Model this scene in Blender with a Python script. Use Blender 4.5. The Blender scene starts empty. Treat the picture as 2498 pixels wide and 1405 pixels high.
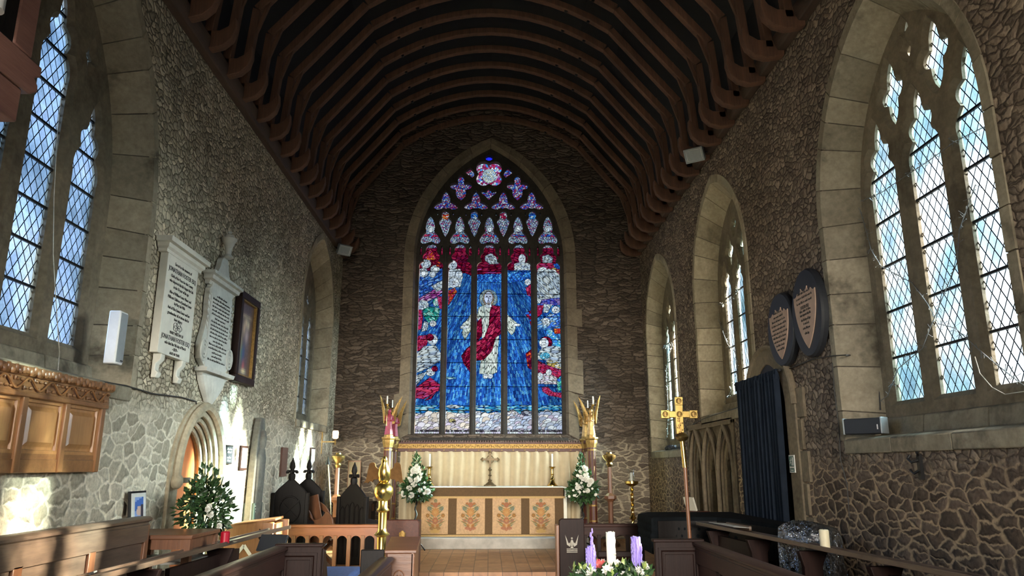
import bpy, math, random
import numpy as np
from mathutils import Vector, Matrix, Euler
sc = bpy.context.scene
C = sc.collection
PI = math.pi
rnd = random.Random(7)
# ---------------------------------------------------------------- camera
F, EYE = 1800.0, 1.7
TH = math.atan(437.5 / F)
PSI = math.atan(57.0 * math.cos(TH) / F)
FW = Vector((math.sin(PSI) * math.cos(TH), math.cos(PSI) * math.cos(TH), math.sin(TH)))
RT = Vector((math.cos(PSI), -math.sin(PSI), 0))
UP = RT.cross(FW)
cd = bpy.data.cameras.new('camera'); cam = bpy.data.objects.new('camera', cd); C.objects.link(cam)
cd.sensor_width = 36.0; cd.lens = 36.0 * F / 2498.0; cd.clip_start = 0.05; cd.clip_end = 300
cam.matrix_world = Matrix(((RT.x, UP.x, -FW.x, 0), (RT.y, UP.y, -FW.y, 0), (RT.z, UP.z, -FW.z, EYE), (0, 0, 0, 1)))
sc.camera = cam
sc.view_settings.view_transform = 'Standard'; sc.view_settings.look = 'None'
sc.view_settings.gamma = 1.0; sc.view_settings.use_curve_mapping = False
sc.view_settings.exposure = 0.12
cy = sc.cycles
cy.use_denoising = True; cy.max_bounces = 6; cy.diffuse_bounces = 3; cy.glossy_bounces = 2
cy.transparent_max_bounces = 10; cy.transmission_bounces = 4; cy.sample_clamp_indirect = 6.0
cy.caustics_reflective = False; cy.caustics_refractive = False
def ray(x, y): return FW + RT * ((x - 1249) / F) - UP * ((y - 702.5) / F)
def at(ax, val, x, y):                      # point of a plane seen at a place of the photograph (used to measure)
    r = ray(x, y); o = Vector((0, 0, EYE)); return o + r * ((val - o[ax]) / r[ax])
# ---------------------------------------------------------------- world: pale winter sky, brighter round the low sun
SUND = Vector((-7.5, -0.95, -2.85)).normalized()
w = bpy.data.worlds.new('sky'); sc.world = w; w.use_nodes = True
nt = w.node_tree; N = nt.nodes; L = nt.links; N.clear()
tc = N.new('ShaderNodeTexCoord')
def wn(t, **k):
    n = N.new(t)
    for a, b in k.items(): setattr(n, a, b)
    return n
sep = wn('ShaderNodeSeparateXYZ'); L.new(tc.outputs['Generated'], sep.inputs[0])
rampz = wn('ShaderNodeValToRGB'); L.new(sep.outputs['Z'], rampz.inputs[0])
rampz.color_ramp.elements[0].color = (0.86, 0.94, 1.0, 1); rampz.color_ramp.elements[1].color = (0.55, 0.74, 1.0, 1)
dot = wn('ShaderNodeVectorMath', operation='DOT_PRODUCT'); L.new(tc.outputs['Generated'], dot.inputs[0]); dot.inputs[1].default_value = -SUND
mx = wn('ShaderNodeMath', operation='MAXIMUM'); L.new(dot.outputs['Value'], mx.inputs[0]); mx.inputs[1].default_value = 0
pw = wn('ShaderNodeMath', operation='POWER'); L.new(mx.outputs[0], pw.inputs[0]); pw.inputs[1].default_value = 10
ml = wn('ShaderNodeMath', operation='MULTIPLY'); L.new(pw.outputs[0], ml.inputs[0]); ml.inputs[1].default_value = 0.9
cn = wn('ShaderNodeTexNoise'); cn.inputs['Scale'].default_value = 5.0; cn.inputs['Detail'].default_value = 4; L.new(tc.outputs['Generated'], cn.inputs['Vector'])
cr = wn('ShaderNodeMapRange'); L.new(cn.outputs['Fac'], cr.inputs[0]); cr.inputs[1].default_value = 0.35; cr.inputs[2].default_value = 0.7; cr.inputs[3].default_value = 0.75; cr.inputs[4].default_value = 1.25
ad = wn('ShaderNodeMath', operation='ADD'); L.new(ml.outputs[0], ad.inputs[0]); L.new(cr.outputs[0], ad.inputs[1])
bg = wn('ShaderNodeBackground'); L.new(rampz.outputs[0], bg.inputs[0]); sx_ = wn('ShaderNodeMapRange'); L.new(sep.outputs['X'], sx_.inputs[0]); sx_.inputs[1].default_value = 0.25; sx_.inputs[2].default_value = 0.7; sx_.inputs[3].default_value = 1.0; sx_.inputs[4].default_value = 2.7
sl_ = wn('ShaderNodeMapRange'); L.new(sep.outputs['X'], sl_.inputs[0]); sl_.inputs[1].default_value = -0.25; sl_.inputs[2].default_value = -0.7; sl_.inputs[3].default_value = 0.0; sl_.inputs[4].default_value = 1.1
s2_ = wn('ShaderNodeMath', operation='ADD'); L.new(sx_.outputs[0], s2_.inputs[0]); L.new(sl_.outputs[0], s2_.inputs[1])
ms = wn('ShaderNodeMath', operation='MULTIPLY'); L.new(ad.outputs[0], ms.inputs[0]); L.new(s2_.outputs[0], ms.inputs[1]); sw_ = wn('ShaderNodeMapRange'); L.new(sep.outputs['Y'], sw_.inputs[0]); sw_.inputs[1].default_value = -0.2; sw_.inputs[2].default_value = -0.75; sw_.inputs[3].default_value = 1.0; sw_.inputs[4].default_value = 0.2
m3 = wn('ShaderNodeMath', operation='MULTIPLY'); L.new(ms.outputs[0], m3.inputs[0]); L.new(sw_.outputs[0], m3.inputs[1]); L.new(m3.outputs[0], bg.inputs[1])
wo = wn('ShaderNodeOutputWorld'); L.new(bg.outputs[0], wo.inputs[0])
# ---------------------------------------------------------------- sun, skylight and an added fill lamp behind the camera
def light(name, kind, energy, col, loc=(0, 0, 0), direc=(0, 0, -1), **k):
    d = bpy.data.lights.new(name, kind); d.energy = energy; d.color = col
    for a, b in k.items(): setattr(d, a, b)
    o = bpy.data.objects.new(name, d); C.objects.link(o); o.location = loc
    o.rotation_euler = Vector(direc).to_track_quat('-Z', 'Y').to_euler(); return o
light('sun', 'SUN', 150.0, (1.0, 0.90, 0.72), direc=SUND, angle=math.radians(1.8))
light('south_skylight', 'SUN', 66.0, (0.97, 0.97, 0.97), direc=(-1, 0.1, -0.44), angle=math.radians(54))
light('north_skylight', 'SUN', 11.0, (0.80, 0.90, 1.0), direc=(1, 0.15, -0.5), angle=math.radians(54))
light('front_fill_light', 'AREA', 150.0, (1.0, 0.93, 0.84), loc=(0, -9, 3.3), direc=(0, 23, -1.6), shape='RECTANGLE', size=5.0, size_y=2.6, spread=math.radians(26))  # added lamp, out of view: brightens the chancel from the front
# ---------------------------------------------------------------- node materials
def S(r, g, b):
    f = lambda c: (c / 255 / 12.92) if c <= 10.3 else ((c / 255 + 0.055) / 1.055) ** 2.4
    return (f(r), f(g), f(b), 1)
class G:
    def __init__(s, name):
        s.m = bpy.data.materials.new(name); s.m.use_nodes = True; s.t = s.m.node_tree
        s.b = s.t.nodes['Principled BSDF']; s.out = s.t.nodes['Material Output']
    def n(s, t, ins=None, **k):
        x = s.t.nodes.new(t)
        for a, b in k.items(): setattr(x, a, b)
        for a, b in (ins or {}).items(): s.set(x.inputs[a], b)
        return x
    def set(s, sock, v):
        if isinstance(v, bpy.types.NodeSocket): s.t.links.new(v, sock)
        else: sock.default_value = v
    def math(s, op, a, b=0.0, c=None):
        x = s.n('ShaderNodeMath', operation=op); s.set(x.inputs[0], a); s.set(x.inputs[1], b)
        if c is not None: s.set(x.inputs[2], c)
        return x.outputs[0]
    def mr(s, v, a, b, c=0.0, d=1.0, smooth=False):
        x = s.n('ShaderNodeMapRange', {0: v, 1: a, 2: b, 3: c, 4: d})
        if smooth: x.interpolation_type = 'SMOOTHSTEP'
        return x.outputs[0]
    def mix(s, f, a, b, mode='MIX'):
        x = s.n('ShaderNodeMix', data_type='RGBA', blend_type=mode); s.set(x.inputs[0], f); s.set(x.inputs[6], a); s.set(x.inputs[7], b); return x.outputs[2]
    def noise(s, vec, scale, detail=4, rough=0.55):
        return s.n('ShaderNodeTexNoise', {'Vector': vec, 'Scale': scale, 'Detail': detail, 'Roughness': rough})
    def ramp(s, f, *stops):
        x = s.n('ShaderNodeValToRGB', {0: f}); e = x.color_ramp.elements
        while len(e) < len(stops): e.new(0.5)
        for i, (p, c) in enumerate(stops): e[i].position = p; e[i].color = c
        return x.outputs[0]
    def obj(s): return s.n('ShaderNodeTexCoord').outputs['Object']
    def pos(s): return s.n('ShaderNodeNewGeometry').outputs['Position']
    def bump(s, h, dist, strength=1.0):
        x = s.n('ShaderNodeBump', {'Height': h, 'Distance': dist, 'Strength': strength}); s.set(s.b.inputs['Normal'], x.outputs[0])
    def fin(s, col=None, rough=None, metal=None, spec=None):
        if col is not None: s.set(s.b.inputs['Base Color'], col)
        if rough is not None: s.set(s.b.inputs['Roughness'], rough)
        if metal is not None: s.set(s.b.inputs['Metallic'], metal)
        if spec is not None: s.set(s.b.inputs['Specular IOR Level'], spec)
        return s.m
def simple(name, col, rough=0.6, metal=0.0, var=0.25, scale=20.0, bump=0.0, spec=None, island=0.0):
    g = G(name); p = g.obj(); n = g.noise(p, scale).outputs['Fac']
    k = g.mr(n, 0.3, 0.7, 1 - var, 1 + var)
    if island:
        r = g.n('ShaderNodeNewGeometry').outputs['Random Per Island']; k = g.math('MULTIPLY', k, g.mr(r, 0, 1, 1 - island, 1 + island))
    c = g.mix(1.0, col, g.n('ShaderNodeCombineColor', {0: k, 1: k, 2: k}).outputs[0], 'MULTIPLY')
    if bump: g.bump(n, bump)
    return g.fin(c, rough, metal, spec)
def wood(name, c1, c2, axis=2, rough=0.38, sc_=1.0, coat=0.15, spec=None):
    g = G(name); p = g.obj(); v = [14.0 * sc_] * 3; v[axis] = 1.2 * sc_
    q = g.n('ShaderNodeVectorMath', {0: p, 1: tuple(v)}, operation='MULTIPLY').outputs[0]
    n1 = g.noise(q, 1.6, 6, 0.6).outputs['Fac']; n2 = g.noise(q, 9.0, 3, 0.6).outputs['Fac']; n3 = g.noise(p, 2.0, 2).outputs['Fac']
    f = g.math('ADD', g.math('MULTIPLY', n1, 0.65), g.math('MULTIPLY', n2, 0.35))
    c = g.ramp(f, (0.3, c1), (0.7, c2))
    k = g.mr(n3, 0.3, 0.7, 0.8, 1.15); c = g.mix(1.0, c, g.n('ShaderNodeCombineColor', {0: k, 1: k, 2: k}).outputs[0], 'MULTIPLY')
    g.bump(f, 0.0015); g.set(g.b.inputs['Coat Weight'], coat); g.b.inputs['Coat Roughness'].default_value = 0.25
    return g.fin(c, rough, spec=spec)
def ashlar(name, c1, c2, dark, stain=0.5, island=0.18):
    g = G(name); p = g.pos(); n1 = g.noise(p, 1.7, 5, 0.65).outputs['Fac']; n2 = g.noise(p, 22, 4).outputs['Fac']; n3 = g.noise(p, 5.0, 6, 0.7).outputs['Fac']
    c = g.mix(g.mr(n3, 0.35, 0.65), c1, c2); c = g.mix(g.math('MULTIPLY', g.mr(n1, 0.52, 0.68), stain), c, dark)
    r = g.n('ShaderNodeNewGeometry').outputs['Random Per Island']
    k = g.math('MULTIPLY', g.mr(r, 0, 1, 1 - island, 1 + island), g.mr(n2, 0.3, 0.7, 0.85, 1.12))
    c = g.mix(1.0, c, g.n('ShaderNodeCombineColor', {0: k, 1: k, 2: k}).outputs[0], 'MULTIPLY')
    g.bump(g.math('ADD', g.math('MULTIPLY', n3, 0.7), g.math('MULTIPLY', n2, 0.3)), 0.012)
    return g.fin(c, 0.9, spec=0.2)
def rubble(name, axis, up, lo, scale_up, scale_lo, zlo=2.3, tilt=0.0, bmp=0.03, ribbon=False):
    # up/lo: (stone a, stone b, joint) ; rubble masonry, larger stones with pale mortar below, smaller and darker above
    g = G(name); p = g.pos(); s = g.n('ShaderNodeSeparateXYZ', {0: p})
    d1 = g.n('ShaderNodeVectorMath', {0: g.noise(p, 2.3, 3).outputs['Color'], 1: (0.5, 0.5, 0.5)}, operation='SUBTRACT').outputs[0]
    d2 = g.n('ShaderNodeVectorMath', {0: g.noise(p, 9.0, 3).outputs['Color'], 1: (0.5, 0.5, 0.5)}, operation='SUBTRACT').outputs[0]
    e1 = g.n('ShaderNodeVectorMath', {0: d1, 3: 0.19}, operation='SCALE').outputs[0]
    e2 = g.n('ShaderNodeVectorMath', {0: d2, 3: 0.075}, operation='SCALE').outputs[0]
    q = g.n('ShaderNodeVectorMath', {0: g.n('ShaderNodeVectorMath', {0: p, 1: e1}).outputs[0], 1: e2}).outputs[0]
    qs = g.n('ShaderNodeSeparateXYZ', {0: q}); a = qs.outputs[axis]; z = qs.outputs['Z']
    if tilt: a2 = g.math('ADD', a, g.math('MULTIPLY', z, tilt))
    else: a2 = a
    nj = g.noise(p, 3.5, 4, 0.6).outputs['Fac']
    def layer(av, su, pal, j0, j1, k0=0.62, k1=1.3):
        vec = g.n('ShaderNodeCombineXYZ', {0: g.math('MULTIPLY', av, su[0]), 1: g.math('MULTIPLY', z, su[1]), 2: 0.0}).outputs[0]
        ve = g.n('ShaderNodeTexVoronoi', {'Vector': vec, 'Scale': 1.0}, feature='DISTANCE_TO_EDGE', voronoi_dimensions='2D').outputs['Distance']
        vc = g.n('ShaderNodeTexVoronoi', {'Vector': vec, 'Scale': 1.0}, feature='F1', voronoi_dimensions='2D').outputs['Color']
        h = g.n('ShaderNodeSeparateColor', {0: vc})
        m = g.mr(g.math('ADD', ve, g.math('MULTIPLY', g.math('SUBTRACT', nj, 0.5), 0.22)), j0, j1, smooth=True)
        st = g.mix(h.outputs[0], pal[0], pal[1])
        k = g.mr(h.outputs[1], 0, 1, k0, k1); st = g.mix(1.0, st, g.n('ShaderNodeCombineColor', {0: k, 1: k, 2: k}).outputs[0], 'MULTIPLY')
        col = g.mix(m, pal[2], st)
        hh = g.math('ADD', g.mr(ve, 0.0, 0.35, smooth=True), g.math('MULTIPLY', h.outputs[2], 0.35))
        return col, hh
    cu, hu = layer(a2, scale_up, up, 0.0, 0.14, 0.72, 1.22); cl, hl = layer(a, scale_lo, lo, 0.02, 0.13, 0.8, 1.15)
    if ribbon: hl = g.math('SUBTRACT', 0.9, hl)
    nb = g.noise(p, 1.3, 3).outputs['Fac']
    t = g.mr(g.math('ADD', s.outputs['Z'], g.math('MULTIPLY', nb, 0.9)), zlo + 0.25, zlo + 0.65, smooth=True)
    c = g.mix(t, cl, cu); nf = g.noise(p, 28, 5, 0.65).outputs['Fac']; nm = g.noise(p, 0.55, 4).outputs['Fac']
    k = g.math('MULTIPLY', g.mr(nf, 0.25, 0.75, 0.68, 1.32), g.mr(nm, 0.3, 0.7, 0.75, 1.22))
    c = g.mix(1.0, c, g.n('ShaderNodeCombineColor', {0: k, 1: k, 2: k}).outputs[0], 'MULTIPLY')
    h = g.math('ADD', g.mix(t, hl, hu), g.math('MULTIPLY', nf, 0.5)); g.bump(h, bmp, 1.0)
    return g.fin(c, 0.92, spec=0.15)
def leaded(name, axis, tints, w_=0.105, h_=0.165, gain=1.0):
    # diamond quarries of thin obscured glass between lead cames
    g = G(name); p = g.pos(); s = g.n('ShaderNodeSeparateXYZ', {0: p}); u = s.outputs[axis]; v = s.outputs['Z']
    a = g.math('ADD', g.math('DIVIDE', u, w_), g.math('DIVIDE', v, h_)); b = g.math('SUBTRACT', g.math('DIVIDE', u, w_), g.math('DIVIDE', v, h_))
    fa = g.math('FRACT', a); fb = g.math('FRACT', b)
    ea = g.math('MINIMUM', fa, g.math('SUBTRACT', 1.0, fa)); eb = g.math('MINIMUM', fb, g.math('SUBTRACT', 1.0, fb))
    lead = g.math('LESS_THAN', g.math('MINIMUM', ea, eb), 0.058)
    cell = g.n('ShaderNodeCombineXYZ', {0: g.math('FLOOR', a), 1: g.math('FLOOR', b), 2: 0.0}).outputs[0]
    rc = g.n('ShaderNodeTexWhiteNoise', {'Vector': cell}, noise_dimensions='2D').outputs['Value']
    off = g.n('ShaderNodeVectorMath', {0: p, 1: g.n('ShaderNodeTexWhiteNoise', {'Vector': cell}, noise_dimensions='2D').outputs['Color']}).outputs[0]
    n1 = g.noise(off, 1.5, 3, 0.6).outputs['Fac']; n2 = g.noise(p, 30, 2).outputs['Fac']; n0 = g.noise(p, 0.8, 3, 0.6).outputs['Fac']
    f = g.math('ADD', g.math('MULTIPLY', n1, 0.3), g.math('MULTIPLY', g.mr(n0, 0.32, 0.68), 0.7))
    c = g.ramp(f, (0.18, tints[0]), (0.36, tints[1]), (0.52, tints[2]), (0.70, tints[3]))
    k = g.math('MULTIPLY', g.math('MULTIPLY', g.mr(rc, 0, 1, 0.72, 1.1), g.mr(n2, 0.3, 0.7, 0.85, 1.1)), gain)
    c = g.mix(1.0, c, g.n('ShaderNodeCombineColor', {0: k, 1: k, 2: k}).outputs[0], 'MULTIPLY')
    tr = g.n('ShaderNodeBsdfTransparent', {0: c}); gl = g.n('ShaderNodeBsdfGlossy', {0: (0.8, 0.85, 0.9, 1), 1: 0.25}); ld = g.n('ShaderNodeBsdfDiffuse', {0: (0.012, 0.014, 0.02, 1)})
    m1 = g.n('ShaderNodeMixShader', {0: 0.04, 1: tr.outputs[0], 2: gl.outputs[0]}); m2 = g.n('ShaderNodeMixShader', {0: lead, 1: m1.outputs[0], 2: ld.outputs[0]})
    g.t.links.new(m2.outputs[0], g.out.inputs[0]); return g.m
def attrmat(name, rough=0.6, metal=0.0, attr='col'):
    g = G(name); a = g.n('ShaderNodeAttribute', attribute_name=attr); return g.fin(a.outputs['Color'], rough, metal)
M = {}
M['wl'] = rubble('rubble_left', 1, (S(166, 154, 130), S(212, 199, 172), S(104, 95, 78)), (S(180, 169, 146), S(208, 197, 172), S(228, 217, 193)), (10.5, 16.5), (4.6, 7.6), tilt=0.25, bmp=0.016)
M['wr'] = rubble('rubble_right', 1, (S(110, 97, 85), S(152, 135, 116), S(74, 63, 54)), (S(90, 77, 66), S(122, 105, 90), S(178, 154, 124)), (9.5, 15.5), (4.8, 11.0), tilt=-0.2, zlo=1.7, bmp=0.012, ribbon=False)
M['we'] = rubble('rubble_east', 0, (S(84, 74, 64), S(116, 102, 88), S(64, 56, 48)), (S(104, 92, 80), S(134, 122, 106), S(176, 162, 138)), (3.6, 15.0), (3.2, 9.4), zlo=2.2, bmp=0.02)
M['ash'] = ashlar('ashlar_pale', S(176, 164, 138), S(156, 144, 120), S(92, 82, 66))
M['ashd'] = ashlar('ashlar_weathered', S(158, 148, 126), S(138, 128, 108), S(64, 58, 48), 0.85)
M['ashe'] = ashlar('ashlar_brown', S(132, 119, 98), S(116, 104, 86), S(78, 68, 54), 0.5)
M['mortar'] = simple('mortar', S(84, 76, 64), 0.95, var=0.3)
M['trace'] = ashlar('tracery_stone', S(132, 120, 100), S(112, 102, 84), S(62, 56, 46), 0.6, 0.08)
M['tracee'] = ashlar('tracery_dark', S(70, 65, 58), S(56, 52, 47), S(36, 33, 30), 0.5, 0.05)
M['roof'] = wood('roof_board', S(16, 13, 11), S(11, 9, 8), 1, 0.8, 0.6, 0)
M['beam'] = wood('roof_timber', S(116, 80, 58), S(70, 49, 37), 2, 0.85, 0.5, 0)
M['plate'] = wood('wall_plate_timber', S(86, 66, 52), S(58, 44, 36), 1, 0.75, 0.5, 0)
M['oak'] = wood('golden_oak', S(158, 112, 70), S(124, 82, 48), 2); M['oakp'] = wood('pale_oak', S(188, 138, 86), S(158, 110, 66), 2); M['oaky'] = wood('golden_oak_long', S(154, 108, 66), S(118, 78, 46), 1); M['oakx'] = wood('golden_oak_cross', S(168, 104, 58), S(130, 76, 40), 0)
M['mid'] = wood('brown_oak', S(138, 92, 62), S(100, 64, 44), 2); M['midy'] = wood('brown_oak_long', S(114, 94, 78), S(78, 63, 53), 1); M['midx'] = wood('brown_oak_cross', S(128, 84, 56), S(94, 60, 42), 0)
M['dark'] = wood('dark_oak', S(46, 28, 23), S(30, 18, 15), 2, .5, 1, .0, .18); M['darky'] = wood('dark_oak_long', S(66, 42, 35), S(40, 25, 21), 1, .42, 1, .02, .3); M['darkx'] = wood('dark_oak_cross', S(66, 40, 32), S(42, 26, 22), 0, .5, 1, 0, .18)
M['black'] = wood('black_oak', S(30, 25, 22), S(17, 14, 13), 2, 0.55, 1, 0, .2)
M['mahog'] = wood('mahogany', S(98, 58, 46), S(70, 40, 33), 1, 0.45, 1, .02, .25)
M['organ'] = wood('lightened_mahogany', S(158, 116, 102), S(124, 86, 76), 1, 0.5, 1, .0, .3)  # mahogany colour lightened to make up for the unlit organ case
M['brass'] = simple('brass', (0.72, 0.50, 0.16, 1), 0.22, 1.0, 0.12, 12); M['brassd'] = simple('aged_brass', (0.40, 0.27, 0.10, 1), 0.35, 1.0, 0.3, 20)
M['bronze'] = simple('dark_bronze', (0.12, 0.08, 0.035, 1), 0.5, 0.4, 0.3, 30); M['wingm'] = simple('brown_wing', S(96, 68, 38), 0.8, 0.0, 0.2, 14, spec=.1); M['gilt'] = simple('gilding', (0.30, 0.185, 0.055, 1), 0.5, 0.7, 0.35, 40, 0.004); M['red'] = simple('painted_red', S(84, 36, 30), 0.5); M['iron'] = simple('black_iron', S(26, 25, 25), 0.5, 0.3)
M['wax'] = simple('white_wax', S(238, 232, 214), 0.45, var=0.05); M['cream'] = simple('cream_wax', S(236, 224, 188), 0.45, var=0.05)
M['redwax'] = simple('red_wax', S(168, 14, 40), 0.4, var=0.08); M['purple'] = simple('lilac_wax', S(146, 128, 206), 0.45, var=0.2, scale=30)
M['marble'] = simple('pale_marble', S(214, 210, 194), 0.5, var=0.1, scale=6); M['marbled'] = simple('grey_marble', S(192, 190, 178), 0.5, var=0.15, scale=8)
M['ink'] = simple('ink', S(62, 58, 52), 0.7); M['slate'] = simple('black_slate', S(40, 42, 46), 0.45, var=0.1); M['pinkst'] = simple('buff_stone', S(190, 160, 138), 0.7, var=0.12, scale=10)
M['white'] = simple('white_paint', S(226, 226, 222), 0.5, var=0.04); M['grey'] = simple('grey_metal', S(150, 156, 156), 0.4, 0.2, 0.06); M['dkgrey'] = simple('dark_grille', S(34, 36, 40), 0.6, var=0.15, scale=200)
M['navy'] = simple('navy_velvet', S(34, 41, 51), 0.9, var=0.2, scale=6, spec=.12); M['blackcl'] = simple('black_cloth', S(21, 24, 26), 0.95, var=0.25, scale=9, spec=.08)
M['linen'] = simple('linen', S(232, 226, 206), 0.85, var=0.05, scale=14); M['curt'] = simple('cream_curtain', S(192, 175, 141), 0.75, var=0.07, scale=8); M['blue'] = simple('blue_cushion', S(58, 78, 124), 0.85, var=0.2, scale=30)
M['damask'] = simple('gold_damask', S(184, 146, 100), 0.55, var=0.16, scale=26, bump=0.006); M['orph'] = simple('brown_velvet', S(92, 68, 38), 0.8, var=0.15, scale=30); M['fringe'] = simple('gold_fringe', S(190, 156, 100), 0.7, var=0.3, scale=120, bump=0.004)
M['leaf'] = simple('dark_leaf', S(46, 72, 36), 0.45, var=0.3, scale=9, island=0.5); M['leafl'] = simple('pale_leaf', S(150, 168, 92), 0.45, var=0.25, scale=30, island=0.3); M['petal'] = simple('white_petal', S(240, 238, 226), 0.6, var=0.06, island=0.06); M['pink'] = simple('pink_petal', S(220, 120, 116), 0.6, island=0.15)
M['paper'] = simple('paper', S(228, 226, 216), 0.7, var=0.04); M['green'] = simple('dark_green_board', S(52, 70, 62), 0.5, var=0.1); M['brownb'] = simple('brown_board', S(112, 78, 66), 0.5, var=0.12)
M['wire'] = simple('dark_wire', S(44, 42, 40), 0.6); M['twig'] = simple('light_string', S(120, 122, 120), 0.45, 0.2); M['cord'] = simple('white_cord', S(200, 192, 172), 0.8)
M['attr'] = attrmat('painted'); M['pave'] = simple('stone_step', S(186, 182, 172), 0.8, var=0.2, scale=5, bump=0.004)
M['effigy'] = ashlar('effigy_stone', S(122, 122, 114), S(104, 104, 98), S(84, 74, 64), 0.5, 0.05)
# ---------------------------------------------------------------- mesh helpers
class MB:
    def __init__(s): s.v = []; s.f = []; s.mi = []; s.col = None; s.T = None
    def add(s, vs, fs, mi=0):
        b = len(s.v)
        if s.T is not None: vs = [s.T @ Vector(v) for v in vs]
        s.v += [tuple(v) for v in vs]; s.f += [tuple(b + i for i in f) for f in fs]; s.mi += [mi] * len(fs); return s
    def box(s, x0, x1, y0, y1, z0, z1, R=None, mi=0):
        vs = [Vector((x, y, z)) for x in (x0, x1) for y in (y0, y1) for z in (z0, z1)]
        if R is not None:
            c = Vector(((x0 + x1) / 2, (y0 + y1) / 2, (z0 + z1) / 2)); vs = [c + R @ (v - c) for v in vs]
        return s.add(vs, [(0, 1, 3, 2), (4, 6, 7, 5), (0, 4, 5, 1), (2, 3, 7, 6), (0, 2, 6, 4), (1, 5, 7, 3)], mi)
    def bar(s, p, q, w, h, up=(0, 0, 1), mi=0):
        p = Vector(p); q = Vector(q); d = (q - p).normalized(); u = Vector(up)
        if abs(d.dot(u)) > 0.99: u = Vector((0, 1, 0))
        a = d.cross(u).normalized() * w / 2; b = a.cross(d).normalized() * h / 2
        vs = [e + sa * a + sb * b for e in (p, q) for sa, sb in ((-1, -1), (1, -1), (1, 1), (-1, 1))]
        return s.add(vs, [(3, 2, 1, 0), (4, 5, 6, 7), (0, 1, 5, 4), (1, 2, 6, 5), (2, 3, 7, 6), (3, 0, 4, 7)], mi)
    def tube(s, pts, r, n=8, caps=True, mi=0, closed=False):
        pts = [Vector(p) for p in pts]; m = len(pts); rs = r if isinstance(r, (list, tuple)) else [r] * m
        rings = []; nrm = None
        for i, p in enumerate(pts):
            d = (pts[(i + 1) % m] - pts[i - 1]) if closed else (pts[min(i + 1, m - 1)] - pts[max(i - 1, 0)])
            d = d.normalized() if d.length > 1e-9 else Vector((0, 0, 1))
            if nrm is None: nrm = d.orthogonal().normalized()
            nrm = (nrm - d * nrm.dot(d)); nrm = nrm.normalized() if nrm.length > 1e-6 else d.orthogonal().normalized()
            bi = d.cross(nrm); rings.append([p + (nrm * math.cos(2 * PI * k / n) + bi * math.sin(2 * PI * k / n)) * rs[i] for k in range(n)])
        return s.loft(rings, True, caps and not closed, mi, closed)
    def loft(s, rings, closed=True, caps=False, mi=0, cyc=False):
        n = len(rings[0]); vs = [v for r in rings for v in r]; fs = []; m = len(rings)
        for i in range(m if cyc else m - 1):
            j2 = (i + 1) % m
            for k in range(n if closed else n - 1):
                k2 = (k + 1) % n; fs.append((i * n + k, i * n + k2, j2 * n + k2, j2 * n + k))
        if caps: fs.append(tuple(range(n - 1, -1, -1))); fs.append(tuple((m - 1) * n + k for k in range(n)))
        return s.add(vs, fs, mi)
    def lathe(s, prof, c=(0, 0, 0), n=24, mi=0, sx=1.0, sy=1.0):
        return s.loft([[(c[0] + r * sx * math.cos(2 * PI * k / n), c[1] + r * sy * math.sin(2 * PI * k / n), c[2] + z) for k in range(n)] for r, z in prof], True, True, mi)
    def prism(s, poly, a, b, axis='y', mi=0):
        f = {'y': lambda p, d: (p[0], d, p[1]), 'x': lambda p, d: (d, p[0], p[1]), 'z': lambda p, d: (p[0], p[1], d)}[axis]
        n = len(poly); vs = [f(p, a) for p in poly] + [f(p, b) for p in poly]
        return s.add(vs, [tuple(range(n - 1, -1, -1)), tuple(range(n, 2 * n))] + [(i, (i + 1) % n, n + (i + 1) % n, n + i) for i in range(n)], mi)
    def ball(s, c, r, n=12, m=8, mi=0):
        r = r if isinstance(r, (list, tuple)) else (r, r, r)
        rings = [[(c[0] + r[0] * math.sin(PI * i / m) * math.cos(2 * PI * k / n), c[1] + r[1] * math.sin(PI * i / m) * math.sin(2 * PI * k / n), c[2] - r[2] * math.cos(PI * i / m)) for k in range(n)] for i in range(1, m)]
        b = len(s.v); s.loft(rings, True, True, mi); return s
    def build(s, name, mat, parent=None, bevel=0.0, smooth=40.0, T=None):
        me = bpy.data.meshes.new(name); vs = s.v
        if T is not None: vs = [tuple(T @ Vector(v)) for v in vs]
        me.from_pydata(vs, [], s.f)
        for m_ in (mat if isinstance(mat, (list, tuple)) else [mat]): me.materials.append(m_)
        if max(s.mi or [0]) > 0: me.polygons.foreach_set('material_index', s.mi)
        if smooth:
            me.polygons.foreach_set('use_smooth', [True] * len(me.polygons)); me.set_sharp_from_angle(angle=math.radians(smooth))
        me.update(); o = bpy.data.objects.new(name, me); C.objects.link(o)
        if bevel:
            bm_ = o.modifiers.new('bevel', 'BEVEL'); bm_.width = bevel; bm_.segments = 2; bm_.limit_method = 'ANGLE'; bm_.angle_limit = math.radians(50)
        if parent is not None: o.parent = parent
        return o
def tag(o, label, cat, group=None, kind=None):
    o['label'] = label; o['category'] = cat
    if group: o['group'] = group
    if kind: o['kind'] = kind
    return o
def thing(name, label, cat, loc=(0, 0, 0), rz=0.0, group=None):
    o = bpy.data.objects.new(name, None); C.objects.link(o); o.empty_display_size = 0.1; o.location = loc; o.rotation_euler = (0, 0, rz); return tag(o, label, cat, group)
def struct(o, label=None, cat=None):
    o['kind'] = 'structure'
    if label: o['label'] = label
    if cat: o['category'] = cat
    return o
def dup(root, loc, rz=None, label=None):
    r = root.copy(); C.objects.link(r); r.location = loc
    if rz is not None: r.rotation_euler = (0, 0, rz)
    if label: r['label'] = label
    for ch in list(root.children):
        c = ch.copy(); C.objects.link(c); c.parent = r
        for g in ch.children:
            d = g.copy(); C.objects.link(d); d.parent = c
    return r
XL, XR, YE = -3.5, 3.6, 17.0
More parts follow.
